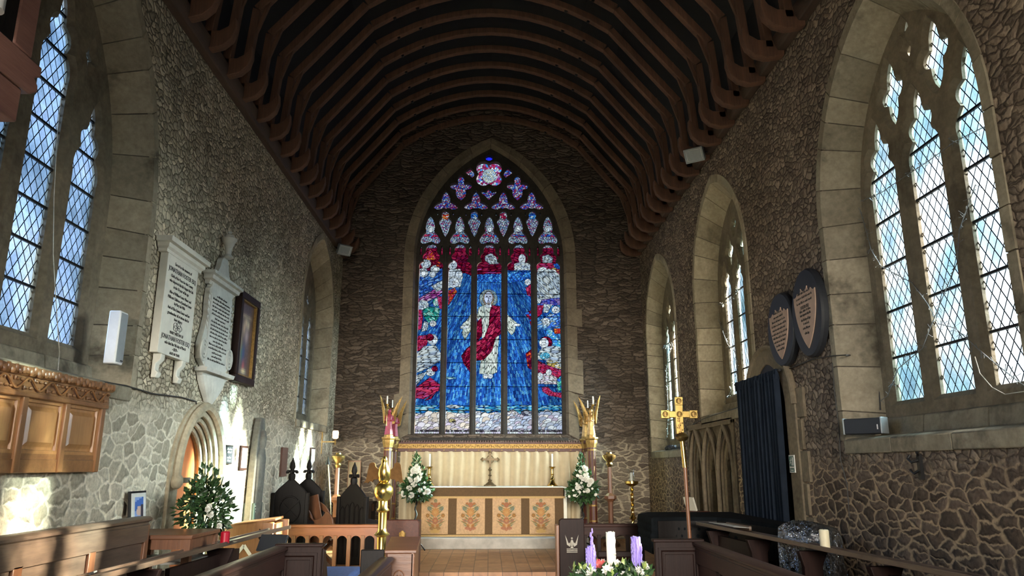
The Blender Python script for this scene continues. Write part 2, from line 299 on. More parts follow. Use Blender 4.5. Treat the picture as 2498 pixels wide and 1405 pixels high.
def onwall(name, label, cat, wall, u, z, out=0.0, group=None):   # local x along the wall, -y out into the room
    loc, rz = {'l': ((XL + out, u, z), PI / 2), 'r': ((XR - out, u, z), -PI / 2), 'e': ((u, YE - out, z), 0.0)}[wall]
    return thing(name, label, cat, loc, rz, group)
def arcb(p, q, sag, n=8):                   # arc between two points, bulging to the left of p->q
    p = Vector(p); q = Vector(q); d = q - p; L_ = d.length; nn = Vector((-d.y, d.x)) / L_
    if abs(sag) < 1e-6: return [tuple(p), tuple(q)]
    R = (L_ * L_ / 4 + sag * sag) / (2 * abs(sag)); c = (p + q) / 2 + nn * (sag - math.copysign(R, sag))
    a0 = math.atan2(p.y - c.y, p.x - c.x); a1 = math.atan2(q.y - c.y, q.x - c.x); da = a1 - a0
    while da > PI: da -= 2 * PI
    while da < -PI: da += 2 * PI
    return [(c.x + R * math.cos(a0 + da * i / n), c.y + R * math.sin(a0 + da * i / n)) for i in range(n + 1)]
def chain(*segs):
    out = []
    for s_ in segs:
        for p in s_:
            if not out or (abs(out[-1][0] - p[0]) + abs(out[-1][1] - p[1])) > 1e-5: out.append(tuple(p))
    return out
def archp(c, a, z0, zs, h, nj=12, na=14):   # pointed arch outline, same point count for every arch
    R = (a * a + h * h) / (2 * a); cx = c - a + R; t1 = math.acos((a - R) / R)
    left = [(c - a, z0 + (zs - z0) * i / nj) for i in range(nj)] + [(cx + R * math.cos(PI + (t1 - PI) * i / na), zs + R * math.sin(PI + (t1 - PI) * i / na)) for i in range(na + 1)]
    return left + [(2 * c - u, v) for u, v in reversed(left[:-1])]
def plate2d(outer, holes, thick, bevel=0.0):   # flat stone plate with pierced openings, from w=0 to thick: returns verts, faces
    cu = bpy.data.curves.new('tmp', 'CURVE'); cu.dimensions = '2D'; cu.fill_mode = 'BOTH'; cu.extrude = thick / 2; cu.bevel_depth = bevel; cu.bevel_resolution = 0
    for pl in [outer] + holes:
        s_ = cu.splines.new('POLY'); s_.points.add(len(pl) - 1)
        for i, (u, v) in enumerate(pl): s_.points[i].co = (u, v, 0, 1)
        s_.use_cyclic_u = True
    ob = bpy.data.objects.new('tmp', cu); C.objects.link(ob); me = bpy.data.meshes.new_from_object(ob)
    vs = [(v.co.x, v.co.y, v.co.z + thick / 2) for v in me.vertices]; fs = [tuple(p.vertices) for p in me.polygons]
    bpy.data.objects.remove(ob); bpy.data.curves.remove(cu); bpy.data.meshes.remove(me); return vs, fs
def lettering(lines, parent, mat, name='lettering', y=-0.002, sx=1.0, align='CENTER'):
    # lines: (text, x, z, size); letters stand on the local XZ face
    mb = MB()
    for txt, x, z, size in lines:
        cu = bpy.data.curves.new('tmp', 'FONT'); cu.body = txt; cu.size = size; cu.align_x = align; cu.extrude = 0.0015; cu.resolution_u = 2
        ob = bpy.data.objects.new('tmp', cu); C.objects.link(ob); me = bpy.data.meshes.new_from_object(ob)
        mb.add([(x + v.co.x * sx, y - v.co.z, z + v.co.y) for v in me.vertices], [tuple(p.vertices) for p in me.polygons])
        bpy.data.objects.remove(ob); bpy.data.curves.remove(cu); bpy.data.meshes.remove(me)
    return mb.build(name, mat, parent, smooth=0)
def setcol(o, cols):                        # per-face paint
    me = o.data; at_ = me.attributes.new('col', 'FLOAT_COLOR', 'CORNER'); arr = np.ones((len(me.loops), 4), np.float32)
    for p in me.polygons:
        for li in p.loop_indices: arr[li, :3] = cols[p.index][:3]
    at_.data.foreach_set('color', arr.ravel()); return o
# ---------------------------------------------------------------- floor and steps
def tiles():
    g = G('sanctuary_tiles'); p = g.pos(); br = g.n('ShaderNodeTexBrick', {'Vector': g.n('ShaderNodeVectorMath', {0: p, 1: (1, 1, 0)}, operation='MULTIPLY').outputs[0], 'Color1': S(178, 128, 84), 'Color2': S(152, 104, 66), 'Mortar': S(108, 76, 52), 'Scale': 1.0, 'Mortar Size': 0.006, 'Brick Width': 0.22, 'Row Height': 0.22})
    br.offset = 0.0; n = g.noise(p, 9, 4).outputs['Fac']; k = g.mr(n, 0.3, 0.7, 0.8, 1.18)
    return g.fin(g.mix(1.0, br.outputs['Color'], g.n('ShaderNodeCombineColor', {0: k, 1: k, 2: k}).outputs[0], 'MULTIPLY'), 0.45)
struct(MB().box(XL - 0.5, XR + 0.5, -6, 11.75, -0.2, 0).build('floor_chancel', M['pave'], smooth=0))
struct(MB().box(XL - 0.5, XR + 0.5, 11.75, YE + 0.5, -0.2, 0.173).build('floor_sanctuary', tiles(), smooth=0))
struct(MB().box(-1.9, 1.95, 14.95, 16.98, 0.173, 0.375).build('floor_altar_step', M['pave'], bevel=0.012))
# ---------------------------------------------------------------- windows: openings, reveals, tracery, glazing
toL = lambda u, v, d: (XL - d, u, v)
toR = lambda u, v, d: (XR + d, u, v)
toE = lambda u, v, d: (u, YE + d, v)
TO = {'l': toL, 'r': toR, 'e': toE}
def lerp(path, t):
    i = min(int(t), len(path) - 2); f = t - i; return (path[i][0] + (path[i + 1][0] - path[i][0]) * f, path[i][1] + (path[i + 1][1] - path[i][1]) * f)
def reveal(parent, wall, outer, arris, inner, depth, mat, seed, blk=0.36, proud=0.014):
    r = random.Random(seed); f = TO[wall]; mb = MB(); n = len(arris)
    L_ = [0.0]
    for i in range(1, n): L_.append(L_[-1] + math.hypot(arris[i][0] - arris[i - 1][0], arris[i][1] - arris[i - 1][1]))
    def tpar(s_):
        for i in range(1, n):
            if L_[i] >= s_: return i - 1 + (s_ - L_[i - 1]) / max(1e-9, L_[i] - L_[i - 1])
        return n - 1.0
    half = L_[-1] / 2; cuts = [0.0]
    while cuts[-1] < half - 0.25: cuts.append(cuts[-1] + blk * r.uniform(0.75, 1.35))
    cuts[-1] = half; cuts = cuts + [2 * half - c for c in reversed(cuts[:-1])]
    for k in range(len(cuts) - 1):
        a, b = cuts[k] + 0.006, cuts[k + 1] - 0.006; t0, t1 = tpar(a), tpar(b)
        ts = [t0] + [t for t in range(int(t0) + 1, int(math.ceil(t1)))] + [t1]; pr = proud + r.uniform(-0.004, 0.006)
        ext = r.choice((0.0, 0.0, 0.12)) if wall == 'e' and (a < half * 0.62 or b > 2 * half - half * 0.62) else 0.0
        rows = []
        for t in [ts[0]] + ts + [ts[-1]]:
            o, m, i_ = lerp(outer, t), lerp(arris, t), lerp(inner, t); back = 0.02 if len(rows) in (0, len(ts) + 1) else 0.0
            if ext: o = (o[0] + math.copysign(ext, o[0] - m[0]), o[1])
            q = math.hypot(o[0] - m[0], o[1] - m[1]); du, dv = (o[0] - m[0]) / q * back, (o[1] - m[1]) / q * back
            rows.append([f(o[0], o[1], 0.02), f(o[0], o[1], -pr + back), f(m[0], m[1], -pr + back), f(m[0] * 0.97 + i_[0] * 0.03 + du, m[1] * 0.97 + i_[1] * 0.03 + dv, 0.015 + back), f(i_[0] + du, i_[1] + dv, depth)])
        mb.loft(rows, False)
    # mortar bed behind the blocks
    rows = []
    for i in range(n):
        o, m, i_ = outer[i], arris[i], inner[i]; dx = 0.012
        g_ = lambda p: (p[0] + (o[0] - m[0]) * 0.12, p[1] + (o[1] - m[1]) * 0.12)
        rows.append([f(o[0], o[1], 0.0), f(*g_(m), 0.004), f(*g_(i_), depth)])
    mb.loft(rows, False, mi=1)
    return mb.build('reveal', [mat, M['mortar']], parent, smooth=35)
def head(c, w, z0, zs, h, lob=5):           # cusped light: outline anticlockwise from bottom left
    s_ = w * 0.5
    right = chain([(c + w, z0), (c + w, zs)], arcb((c + w, zs), (c + w * 0.72, zs + h * 0.34), -w * 0.16, 5), arcb((c + w * 0.72, zs + h * 0.34), (c + w * 0.42, zs + h * 0.63), -w * 0.26, 5), arcb((c + w * 0.42, zs + h * 0.63), (c, zs + h), -w * 0.12, 5))
    left = [(2 * c - u, v) for u, v in reversed(right[:-1])]
    return right + left
def dagger(c, z, w, h):
    q = chain(arcb((c, z - h), (c + w * 0.55, z - h * 0.30), -w * 0.16, 4), arcb((c + w * 0.55, z - h * 0.30), (c + w * 0.5, z + h * 0.30), -w * 0.42, 6), arcb((c + w * 0.5, z + h * 0.30), (c, z + h), -w * 0.12, 4))
    return q + [(2 * c - u, v) for u, v in reversed(q[1:-1])]
def rectp(u0, u1, v0, v1): return [(u0, v0), (u1, v0), (u1, v1), (u0, v1)]
def sidewindow(name, label, wall, ap, fr, lights, dags, depth, z0g, glass, mat, seed, bars):
    # ap: opening on the wall face (c,a,z0,zs,h); fr: opening at the tracery
    f = TO[wall]; root = thing(name, label, 'window', f(ap[0], ap[2], 0)); struct(root)
    inv = Matrix.Translation(-root.location)
    ar = archp(*ap); ou = archp(ap[0], ap[1] + 0.10, ap[2], ap[3], ap[4] + 0.14); inn = archp(fr[0], fr[1], ap[2] - 0.05, fr[3], fr[4])
    rv = reveal(root, wall, ou, ar, inn, depth, mat, seed); rv.data.transform(inv)
    big = archp(fr[0], fr[1] + 0.16, fr[2] - 0.25, fr[3], fr[4] + 0.2)
    vs, fs = plate2d(big, lights + dags, 0.03, 0.045); mb = MB(); mb.add([f(u, v, depth + wv + 0.0) for u, v, wv in vs], fs)
    mb.build('tracery', M['trace'], root, smooth=30, T=inv)
    mb = MB(); u0, u1 = fr[0] - fr[1] - 0.1, fr[0] + fr[1] + 0.1; z1 = fr[3] + fr[4] + 0.1
    mb.add([f(u0, fr[2] - 0.1, depth + 0.03), f(u1, fr[2] - 0.1, depth + 0.03), f(u1, z1, depth + 0.03), f(u0, z1, depth + 0.03)], [(0, 1, 2, 3)])
    mb.build('glazing', glass, root, smooth=0, T=inv)
    for zb in bars: 
        mb = MB(); mb.bar(f(u0 + 0.1, zb, depth + 0.02), f(u1 - 0.1, zb, depth + 0.02), 0.02, 0.022); mb.build('saddle_bar', M['iron'], root, smooth=0, T=inv)
    # sloping sill from the foot of the tracery down to the wall face
    mb = MB(); n = 3; W = 2 * ap[1]
    for k in range(n):
        ua, ub = ap[0] - ap[1] + W * k / n + 0.003, ap[0] - ap[1] + W * (k + 1) / n - 0.003
        g_ = lambda u, v, d: f(u, v, d)
        pr = [(-0.03, ap[2] - 0.13), (-0.03, ap[2] + 0.0), (0.02, ap[2] + 0.02), (depth - 0.10, ap[2] + 0.05), (depth - 0.08, fr[2] - 0.04), (depth + 0.03, fr[2] + 0.0), (depth + 0.03, ap[2] - 0.13)]
        mb.loft([[f(ua, v, d) for d, v in pr], [f(ub, v, d) for d, v in pr]], True, True)
    mb.build('sill', M['ashd'], root, bevel=0.01, T=inv)
    return root
right_g = leaded('leaded_glass_south', 1, [(0.12, 0.26, 0.44, 1), (0.32, 0.52, 0.56, 1), (0.50, 0.68, 0.76, 1), (1, 1, 0.96, 1)])
left_g = leaded('leaded_glass_north', 1, [(0.16, 0.26, 0.40, 1), (0.32, 0.46, 0.64, 1), (0.44, 0.60, 0.90, 1), (0.70, 0.84, 0.95, 1)])
A1R = (6.15, 1.33, 1.96, 4.3, 1.8); F1R = (6.17, 1.09, 2.2, 4.3, 1.62)
L1 = [head(6.17 + k * 0.725, 0.29, 2.28, 4.42, 0.80) for k in (-1, 0, 1)]
D1 = [dagger(6.17 + k * 0.3625, 5.30, 0.26, 0.40) for k in (-1, 1)] + [dagger(6.17, 5.68, 0.18, 0.25)]
B1 = [2.75 + 0.46 * k for k in range(5)]
sidewindow('window_1', 'large three-light leaded window nearest on the right wall', 'r', A1R, F1R, L1, D1, 0.38, 2.28, right_g, M['ashd'], 1, B1)
A2R = (11.2, 1.3, 2.52, 4.6, 1.6); F2R = (11.22, 0.95, 2.74, 4.55, 1.35)
L2 = [head(11.22 + k * 0.58, 0.25, 2.80, 4.45, 0.62) for k in (-1, 0, 1)]; D2 = [dagger(11.22 + k * 0.29, 5.14, 0.22, 0.33) for k in (-1, 1)] + [dagger(11.22, 5.52, 0.15, 0.22)]
sidewindow('window_2', 'middle leaded window on the right wall above the stone seats', 'r', A2R, F2R, L2, D2, 0.36, 2.8, right_g, M['ash'], 2, [3.2 + 0.42 * k for k in range(5)])
A3R = (15.25, 1.28, 2.02, 4.55, 1.5); F3R = (15.45, 0.98, 2.2, 4.5, 1.3)
L3 = [head(15.45 + k * 0.6, 0.26, 2.25, 4.35, 0.62) for k in (-1, 0, 1)]; D3 = [dagger(15.45 + k * 0.30, 5.06, 0.22, 0.32) for k in (-1, 1)]
sidewindow('window_3', 'narrow leaded window at the far end of the right wall', 'r', A3R, F3R, L3, D3, 0.36, 2.25, right_g, M['ash'], 3, [2.7 + 0.42 * k for k in range(6)])
A1L = (5.98, 1.33, 2.45, 4.15, 2.35); F1L = (6.06, 1.10, 2.68, 4.2, 2.15)
L4 = [head(6.06 - 0.68, 0.27, 2.76, 4.36, 0.85), head(6.06, 0.27, 2.76, 5.10, 0.88), head(6.06 + 0.69, 0.27, 2.76, 4.36, 0.85)]
D4 = [dagger(6.06 + k * 0.46, 5.55, 0.12, 0.22) for k in (-1, 1)]
sidewindow('window_4', 'large three-light leaded window nearest on the left wall', 'l', A1L, F1L, L4, D4, 0.40, 2.76, left_g, M['ashd'], 4, [3.2 + 0.36 * k for k in range(8)])
A2L = (14.95, 1.32, 2.55, 4.7, 1.65); F2L = (15.12, 0.98, 2.68, 4.6, 1.4)
L5 = [head(15.12 + k * 0.6, 0.26, 2.74, 4.4, 0.66) for k in (-1, 0, 1)]; D5 = [dagger(15.12 + k * 0.3, 5.14, 0.22, 0.32) for k in (-1, 1)]
sidewindow('window_5', 'narrow leaded window at the far end of the left wall', 'l', A2L, F2L, L5, D5, 0.38, 2.74, left_g, M['ash'], 5, [3.1 + 0.42 * k for k in range(6)])
# ---------------------------------------------------------------- east window with its stained glass
EA = (0.0, 1.82, 2.42, 6.6, 2.93); EO = (0.0, 2.05, 2.30, 6.6, 3.08); EI = (-0.005, 1.765, 2.43, 6.6, 2.84)
YT = 17.3
ew = thing('window_6', 'tall pointed stained glass window over the altar', 'window', (0, YE, 2.42)); struct(ew); EINV = Matrix.Translation(-ew.location)
rv = reveal(ew, 'e', archp(*EO), archp(*EA), archp(*EI), 0.22, M['ashe'], 6, 0.40); rv.data.transform(EINV)
def z4(x, y): p = at(1, YT, 960 + x / 3.698, 340 + y / 3.698); return (p.x, p.z)
def z5(x, y): p = at(1, YT, 980 + x / 3.512, 680 + y / 3.512); return (p.x, p.z)
LX = [(-1.715, -1.13), (-1.015, -0.44), (-0.32, 0.285), (0.41, 1.0), (1.12, 1.70)]
holes = []
spring, apexz = 6.36, 7.02
for x0, x1 in LX:
    c, w = (x0 + x1) / 2, (x1 - x0) / 2
    r_ = chain([(c + w, 2.44), (c + w, spring)], arcb((c + w, spring), (c + w * 0.66, spring + 0.20), -0.05, 5), arcb((c + w * 0.66, spring + 0.20), (c + w * 0.5, spring + 0.42), -0.05, 5), arcb((c + w * 0.5, spring + 0.42), (c, apexz), -0.06, 6))
    holes.append(r_ + [(2 * c - u, v) for u, v in reversed(r_[:-1])])
    for sg in (-1, 1):
        e = c + sg * w * 0.86; holes.append([(e - 0.035, spring + 0.32), (e + 0.035, spring + 0.32), (e + 0.03, spring + 0.52), (e, spring + 0.60), (e - 0.03, spring + 0.52)])
def grow(pl):                                # pull every opening a little wider
    cx = (min(p[0] for p in pl) + max(p[0] for p in pl)) / 2; cz = (min(p[1] for p in pl) + max(p[1] for p in pl)) / 2; hx = (max(p[0] for p in pl) - min(p[0] for p in pl)) / 2; hz = (max(p[1] for p in pl) - min(p[1] for p in pl)) / 2
    return [(cx + (x - cx) * (1 + min(0.042, hx * .6) / hx), cz + (z - cz) * (1 + min(0.026, hz * .5) / hz)) for x, z in pl]
def poly4(pts): return [z4(x, y) for x, y in pts]
def symp(cx, prof): return poly4([(cx + x, y) for x, y in prof] + [(cx - x, y) for x, y in reversed(prof) if x > 0])
def ell4(cx, cy_, rx, ry, n=20): return poly4([(cx + rx * math.cos(2 * PI * k / n), cy_ + ry * math.sin(2 * PI * k / n)) for k in range(n)])
for cx in (335, 600, 865, 1122, 1390):
    holes.append(symp(cx, [(0, 700), (18, 720), (34, 765), (40, 810), (34, 838), (55, 862), (74, 895), (78, 925), (66, 945), (40, 950), (14, 938), (0, 945)]))
for cx in (470, 730, 990, 1250):
    holes.append(symp(cx, [(0, 655), (22, 668), (30, 695), (26, 718), (44, 742), (46, 770), (36, 792), (30, 815), (20, 850), (0, 892)]))
for cx in (475, 745, 990, 1245):
    holes.append(symp(cx, [(0, 478), (20, 500), (36, 540), (36, 568), (66, 582), (94, 606), (96, 628), (74, 640), (46, 642), (22, 630), (0, 636)]))
for cx in (610, 1117):
    holes.append(symp(cx, [(0, 340), (22, 355), (30, 385), (26, 408), (50, 406), (82, 418), (88, 440), (74, 462), (42, 472), (42, 500), (34, 530), (14, 550), (0, 562)]))
holes.append(symp(860, [(0, 458), (14, 466), (22, 482), (52, 474), (62, 490), (48, 512), (26, 528), (0, 562)]))
q = []
for k in range(48):
    a = 2 * PI * k / 48 + PI / 4; q.append((862 + (86 + 36 * abs(math.cos(2 * (a - PI / 4)))) * math.cos(a), 326 + (86 + 36 * abs(math.cos(2 * (a - PI / 4)))) * math.sin(a)))
holes.append(poly4(q))
holes.append(poly4([(652, 312), (690, 272), (716, 300), (722, 335), (705, 358), (676, 335)])); holes.append(poly4([(1072, 312), (1034, 272), (1008, 300), (1002, 335), (1019, 358), (1048, 335)]))
holes.append(ell4(862, 185, 24, 20, 10))
for cx, y_ in ((400, 685), (540, 685), (655, 690), (795, 690), (925, 690), (1060, 690), (1190, 690), (1322, 685)): holes.append(ell4(cx, y_, 6, 12, 8))
vs, fs = plate2d(archp(0, 1.97, 2.2, 6.6, 3.02), holes[:15] + [grow(h_) for h_ in holes[15:]], 0.14, 0.012)
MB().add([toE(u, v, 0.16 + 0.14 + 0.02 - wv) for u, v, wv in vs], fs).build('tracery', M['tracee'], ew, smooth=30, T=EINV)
for (a, b) in zip(LX[:-1], LX[1:]):         # mullions: a rounded shaft in front of the plate
    c = (a[1] + b[0]) / 2; mb = MB(); mb.prism([(c - 0.045, 17.18), (c - 0.022, 17.11), (c + 0.022, 17.11), (c + 0.045, 17.18)], 2.40, 6.75, 'z'); mb.build('mullion', M['tracee'], ew, T=EINV)
MB().prism([(16.97, 2.28), (16.97, 2.34), (17.24, 2.44), (17.34, 2.44), (17.34, 2.28)], -1.8, 1.8, 'x').build('sill', M['tracee'], ew, bevel=0.01, T=EINV)
# --- glass: small pieces of coloured glass, leads between them
def hash2(i, j, k):
    h = (i.astype(np.int64) * 374761393 + j.astype(np.int64) * 668265263 + k * 2147483647) & 0xFFFFFFFF
    h = ((h ^ (h >> 13)) * 1274126177) & 0xFFFFFFFF; return ((h ^ (h >> 16)) & 0xFFFFFF) / float(0x1000000)
def worley(p, q, seed):
    ci, cj = np.floor(p), np.floor(q); f1 = np.full(p.shape, 9.0); f2 = f1.copy(); idv = np.zeros(p.shape)
    for di in (-1, 0, 1):
        for dj in (-1, 0, 1):
            a, b = ci + di, cj + dj; d = np.hypot(a + 0.5 + 0.8 * (hash2(a, b, seed) - 0.5) - p, b + 0.5 + 0.8 * (hash2(a, b, seed + 11) - 0.5) - q)
            nw = d < f1; f2 = np.where(nw, f1, np.minimum(f2, d)); idv = np.where(nw, hash2(a, b, seed + 23), idv); f1 = np.where(nw, d, f1)
    return idv, f2 - f1
def inpoly(X, Y, pl):
    r = np.zeros(X.shape, bool); n = len(pl)
    for i in range(n):
        x0, y0 = pl[i]; x1, y1 = pl[(i + 1) % n]
        if y0 == y1: continue
        r ^= ((y0 > Y) != (y1 > Y)) & (X < (x1 - x0) * (Y - y0) / (y1 - y0) + x0)
    return r
STEP = 0.0082
gx = np.arange(-1.80, 1.80, STEP); gz = np.arange(2.40, 9.36, STEP); GX, GZ = np.meshgrid(gx, gz)
dx_, dy_, dz_ = GX, YT + 0.0 * GX, GZ - EYE      # where each piece sits in the design: its zoomed drawing frame
dd = dx_ * FW.x + dy_ * FW.y + dz_ * FW.z
PX = 1249 + F * (dx_ * RT.x + dy_ * RT.y) / dd; PY = 702.5 - F * (dx_ * UP.x + dy_ * UP.y + dz_ * UP.z) / dd
X5 = (PX - 980) * 3.512; Y5 = (PY - 680) * 3.512
def P4(pts): return [((960 + x / 3.698 - 980) * 3.512, (340 + y / 3.698 - 680) * 3.512) for x, y in pts]
BLUE = [(.015, .06, .34), (.03, .16, .62), (.05, .27, .80), (.08, .36, .86), (.02, .10, .48), (.16, .52, .88), (.04, .22, .70), (.02, .12, .5)]
TURQ = [(.06, .45, .70), (.25, .68, .80), (.55, .82, .88), (.02, .14, .50), (.04, .30, .70)]
RED = [(.20, .004, .022), (.32, .008, .045), (.10, .002, .014), (.40, .02, .07), (.15, .006, .04)]
CRIM = [(.50, .02, .08), (.62, .05, .12), (.32, .01, .05), (.45, .06, .2)]
ORNG = [(.75, .10, .02), (.60, .03, .03), (.8, .25, .05)]
WHT = [(.74, .80, .80), (.60, .68, .70), (.84, .86, .80), (.48, .56, .62), (.70, .72, .66), (.34, .40, .5)]
PALE = [(.70, .74, .76), (.60, .66, .72), (.78, .78, .74)]
ROBE = [(.76, .80, .66), (.84, .86, .76), (.42, .50, .44), (.66, .70, .58), (.80, .82, .70)]
CLOUD = [(.66, .62, .66), (.56, .52, .60), (.74, .72, .70), (.50, .50, .62), (.74, .66, .56), (.36, .34, .42), (.68, .70, .74)]
MAG = [(.50, .08, .36), (.62, .25, .5), (.30, .03, .22), (.72, .5, .66)]
GREEN = [(.02, .35, .25), (.10, .55, .42), (.02, .22, .2), (.35, .7, .55)]
MIXC = [(.60, .74, .82), (.70, .80, .82), (.42, .60, .74), (.25, .42, .74), (.78, .80, .78), (.50, .66, .76), (.45, .03, .14), (.2, .10, .40)]
MIXB = [(.03, .14, .66), (.06, .25, .8), (.60, .70, .80), (.70, .74, .80), (.46, .02, .10), (.62, .06, .16), (.24, .06, .42), (.74, .62, .66), (.03, .1, .5)]
GOLD = [(.75, .55, .12), (.80, .66, .3), (.6, .4, .1)]
PLEA = [(.70, .72, .70), (.62, .55, .66)]
lab = np.zeros(X5.shape, int); REG = [('rays', BLUE, 8, 30, 0)]
def reg(mask, style, pal, a, b, ang=0.0):
    REG.append((style, pal, a, b, ang)); lab[mask] = len(REG) - 1
def pr(pts, style, pal, a, b, ang=0.0): reg(inpoly(X5, Y5, pts), style, pal, a, b, ang)
def er(cx, cy_, rx, ry, style, pal, a=30, b=30, ang=0.0): reg(((X5 - cx) / rx) ** 2 + ((Y5 - cy_) / ry) ** 2 < 1, style, pal, a, b, ang)
def jag(pts, amp=0): return pts
# streaky water above the clouds, cloud bank and inscription strip
reg(Y5 > 1085, 'cell', TURQ, 60, 11)
cb = 1152 + 14 * np.sin(X5 / 52.0) + 10 * np.sin(X5 / 23.0 + 1) - 34 * (np.abs(np.sin(X5 / 95.0 + 0.6)) - 0.6)
reg(Y5 > cb, "cell", CLOUD, 32, 21)
rc_ = random.Random(4); WARM = [(.66, .60, .62), (.56, .48, .52), (.74, .68, .62), (.62, .52, .62), (.72, .60, .48)]; COOL = [(.60, .64, .72), (.50, .54, .66), (.70, .72, .72), (.40, .46, .60), (.64, .66, .74)]
for row in range(7):
    yy = 1158 + 23 * row; xx = 96.0
    while xx < 1390:
        rw = rc_.uniform(20, 42); y0_ = yy + rc_.uniform(-10, 10) + (16 * math.sin(xx / 70) if row < 2 else 0); m_ = (((X5 - xx) / rw) ** 2 + ((Y5 - y0_ - rw * .5) / (rw * .85)) ** 2 < 1) & (Y5 > cb - 14); reg(m_, 'cell', [rc_.choice(WARM if xx < 640 or rc_.random() < .25 else COOL)], 200, 200); xx += rw * rc_.uniform(.9, 1.5)
er(430, 1215, 30, 16, 'cell', [(.06, .05, .04), (.6, .5, .2)], 30, 20); er(1070, 1150, 50, 26, 'cell', [(.08, .08, .12), (.4, .42, .46)], 40, 24)
reg(Y5 > 1296, 'cell', [(.05, .04, .05), (.12, .1, .12), (.5, .5, .5)], 16, 30); reg(Y5 > 1312, 'cell', PLEA, 24, 60)
# top of the lights: crimson canopy
reg(Y5 < (340 - 680) * 3.512 + 1205 * 3.512 / 3.698, 'cell', RED, 46, 15, 0.25)
pr(P4([(740, 1205), (975, 1205), (975, 1420), (1240, 1420), (1240, 1180), (1020, 1180), (1020, 1420), (740, 1420)]), 'rays', BLUE, 8, 30)
pr(P4([(740, 1210), (975, 1200), (975, 1290), (740, 1290)]), 'cell', BLUE, 14, 30, 0.7); pr(P4([(1020, 1180), (1235, 1180), (1235, 1260), (1020, 1300)]), 'cell', BLUE, 30, 16, -0.6)
pr(P4([(590, 1240), (712, 1240), (712, 1420), (590, 1420)]), 'rays', BLUE, 8, 30)
pr(P4([(210, 1200), (440, 1160), (440, 1420), (210, 1420)]), 'cell', [(.03, .10, .42), (.05, .2, .6), (.02, .06, .25), (.2, .4, .7)], 44, 16, -0.5)
for cx, cy4, r4 in ((290, 1120, 44), (372, 1170, 40), (265, 1200, 44), (350, 1215, 30)): er(*P4([(cx, cy4)])[0], r4, r4 * .9, 'cell', WHT, 30, 14, .4); er(*P4([(cx + 4, cy4 + 4)])[0], 20, 24, 'cell', PALE, 50, 50)
pr(P4([(275, 1075), (330, 985), (390, 1075), (330, 1092)]), 'cell', ORNG + CRIM, 18, 12); pr(P4([(355, 1090), (430, 1085), (435, 1150), (390, 1150)]), 'cell', RED + ORNG[:1], 26, 14, .4)
# left light: angels
pr([(125, 180), (240, 110), (345, 40), (345, 125), (230, 190), (125, 215)], 'cell', MAG, 60, 12, -0.45); pr([(250, 60), (345, 10), (345, 90), (300, 110)], 'cell', WHT, 40, 14, -0.6)
er(180, 225, 50, 44, 'cell', WHT, 26, 18); er(295, 200, 30, 36, 'cell', GREEN + WHT, 20, 20)
pr([(125, 262), (172, 262), (180, 330), (165, 430), (125, 445)], 'cell', CRIM, 20, 50); pr([(176, 262), (240, 236), (322, 250), (318, 320), (292, 362), (225, 372), (185, 320)], 'cell', GREEN, 52, 16, 0.5)
pr([(190, 360), (230, 375), (215, 440), (165, 455)], 'cell', WHT, 12, 50, 0.3); er(265, 382, 30, 26, 'cell', PALE); pr([(300, 150), (345, 150), (345, 260), (320, 250)], 'cell', CRIM, 20, 30)
pr([(115, 490), (232, 478), (215, 560), (190, 600), (115, 628)], 'cell', CRIM, 34, 20, -0.5); er(262, 520, 44, 48, 'cell', PALE, 40, 40); er(240, 500, 34, 30, 'cell', RED, 30, 14)
pr([(115, 650), (190, 575), (290, 570), (335, 640), (330, 700), (225, 764), (115, 812)], 'cell', WHT, 70, 14, -0.25); er(245, 800, 38, 34, 'cell', PALE, 24, 24); er(280, 770, 26, 26, 'cell', RED, 20, 12)
pr([(115, 830), (225, 790), (170, 860), (115, 920)], 'cell', WHT, 50, 12, -0.7); pr([(112, 940), (240, 842), (326, 905), (320, 955), (190, 1030), (108, 1022)], 'cell', CRIM, 70, 16, -0.25); pr([(190, 1046), (300, 960), (250, 1030)], 'cell', CRIM, 40, 10, -0.6)
# second light, top: heads of the host
pr(P4([(480, 1085), (580, 1085), (712, 1085), (712, 1235), (640, 1200), (480, 1160)]), 'cell', RED, 40, 16, 0.2); pr(P4([(485, 1170), (600, 1165), (625, 1240), (600, 1330), (485, 1340)]), 'cell', WHT, 34, 22, 0.4)
for cx, cy4, rx, ry in ((530, 1130, 40, 40), (520, 1205, 34, 34), (590, 1215, 30, 34), (540, 1290, 48, 44)): er(*P4([(cx, cy4)])[0], rx, ry, 'cell', PALE, 34, 34)
pr([(395, 100), (455, 75), (472, 110), (440, 165), (395, 235)], 'cell', ORNG + CRIM, 30, 14, -0.8)
# middle light: the Father's head in crimson
pr(P4([(745, 1100), (975, 1100), (975, 1210), (745, 1215)]), 'cell', RED + MAG[:1], 60, 13, -0.2); pr(P4([(820, 1050), (880, 1022), (925, 1060), (950, 1120), (870, 1125), (825, 1090)]), 'cell', WHT, 44, 12, 0.5)
# fourth and fifth lights, top
pr(P4([(1020, 1095), (1090, 1095), (1090, 1180), (1020, 1180)]), 'cell', RED, 50, 14, 0.2); er(*P4([(1160, 1075)])[0], 32, 40, 'cell', PALE, 34, 40); pr(P4([(1088, 1120), (1150, 1100), (1232, 1120), (1232, 1178), (1088, 1178)]), 'cell', WHT, 36, 16, 0.2)
er(*P4([(1210, 1285)])[0], 28, 28, 'cell', PALE, 22, 22); pr([(1060, 75), (1112, 40), (1112, 150), (1075, 140)], 'cell', CRIM, 20, 40)
pr(P4([(1288, 1115), (1500, 1110), (1500, 1175), (1288, 1200)]), 'cell', CRIM, 60, 14); pr(P4([(1340, 1050), (1400, 1036), (1440, 1070), (1430, 1110), (1345, 1112)]), 'cell', WHT, 40, 12, 0.4); pr(P4([(1440, 1120), (1500, 1115), (1500, 1170), (1460, 1165)]), 'cell', BLUE, 30, 16)
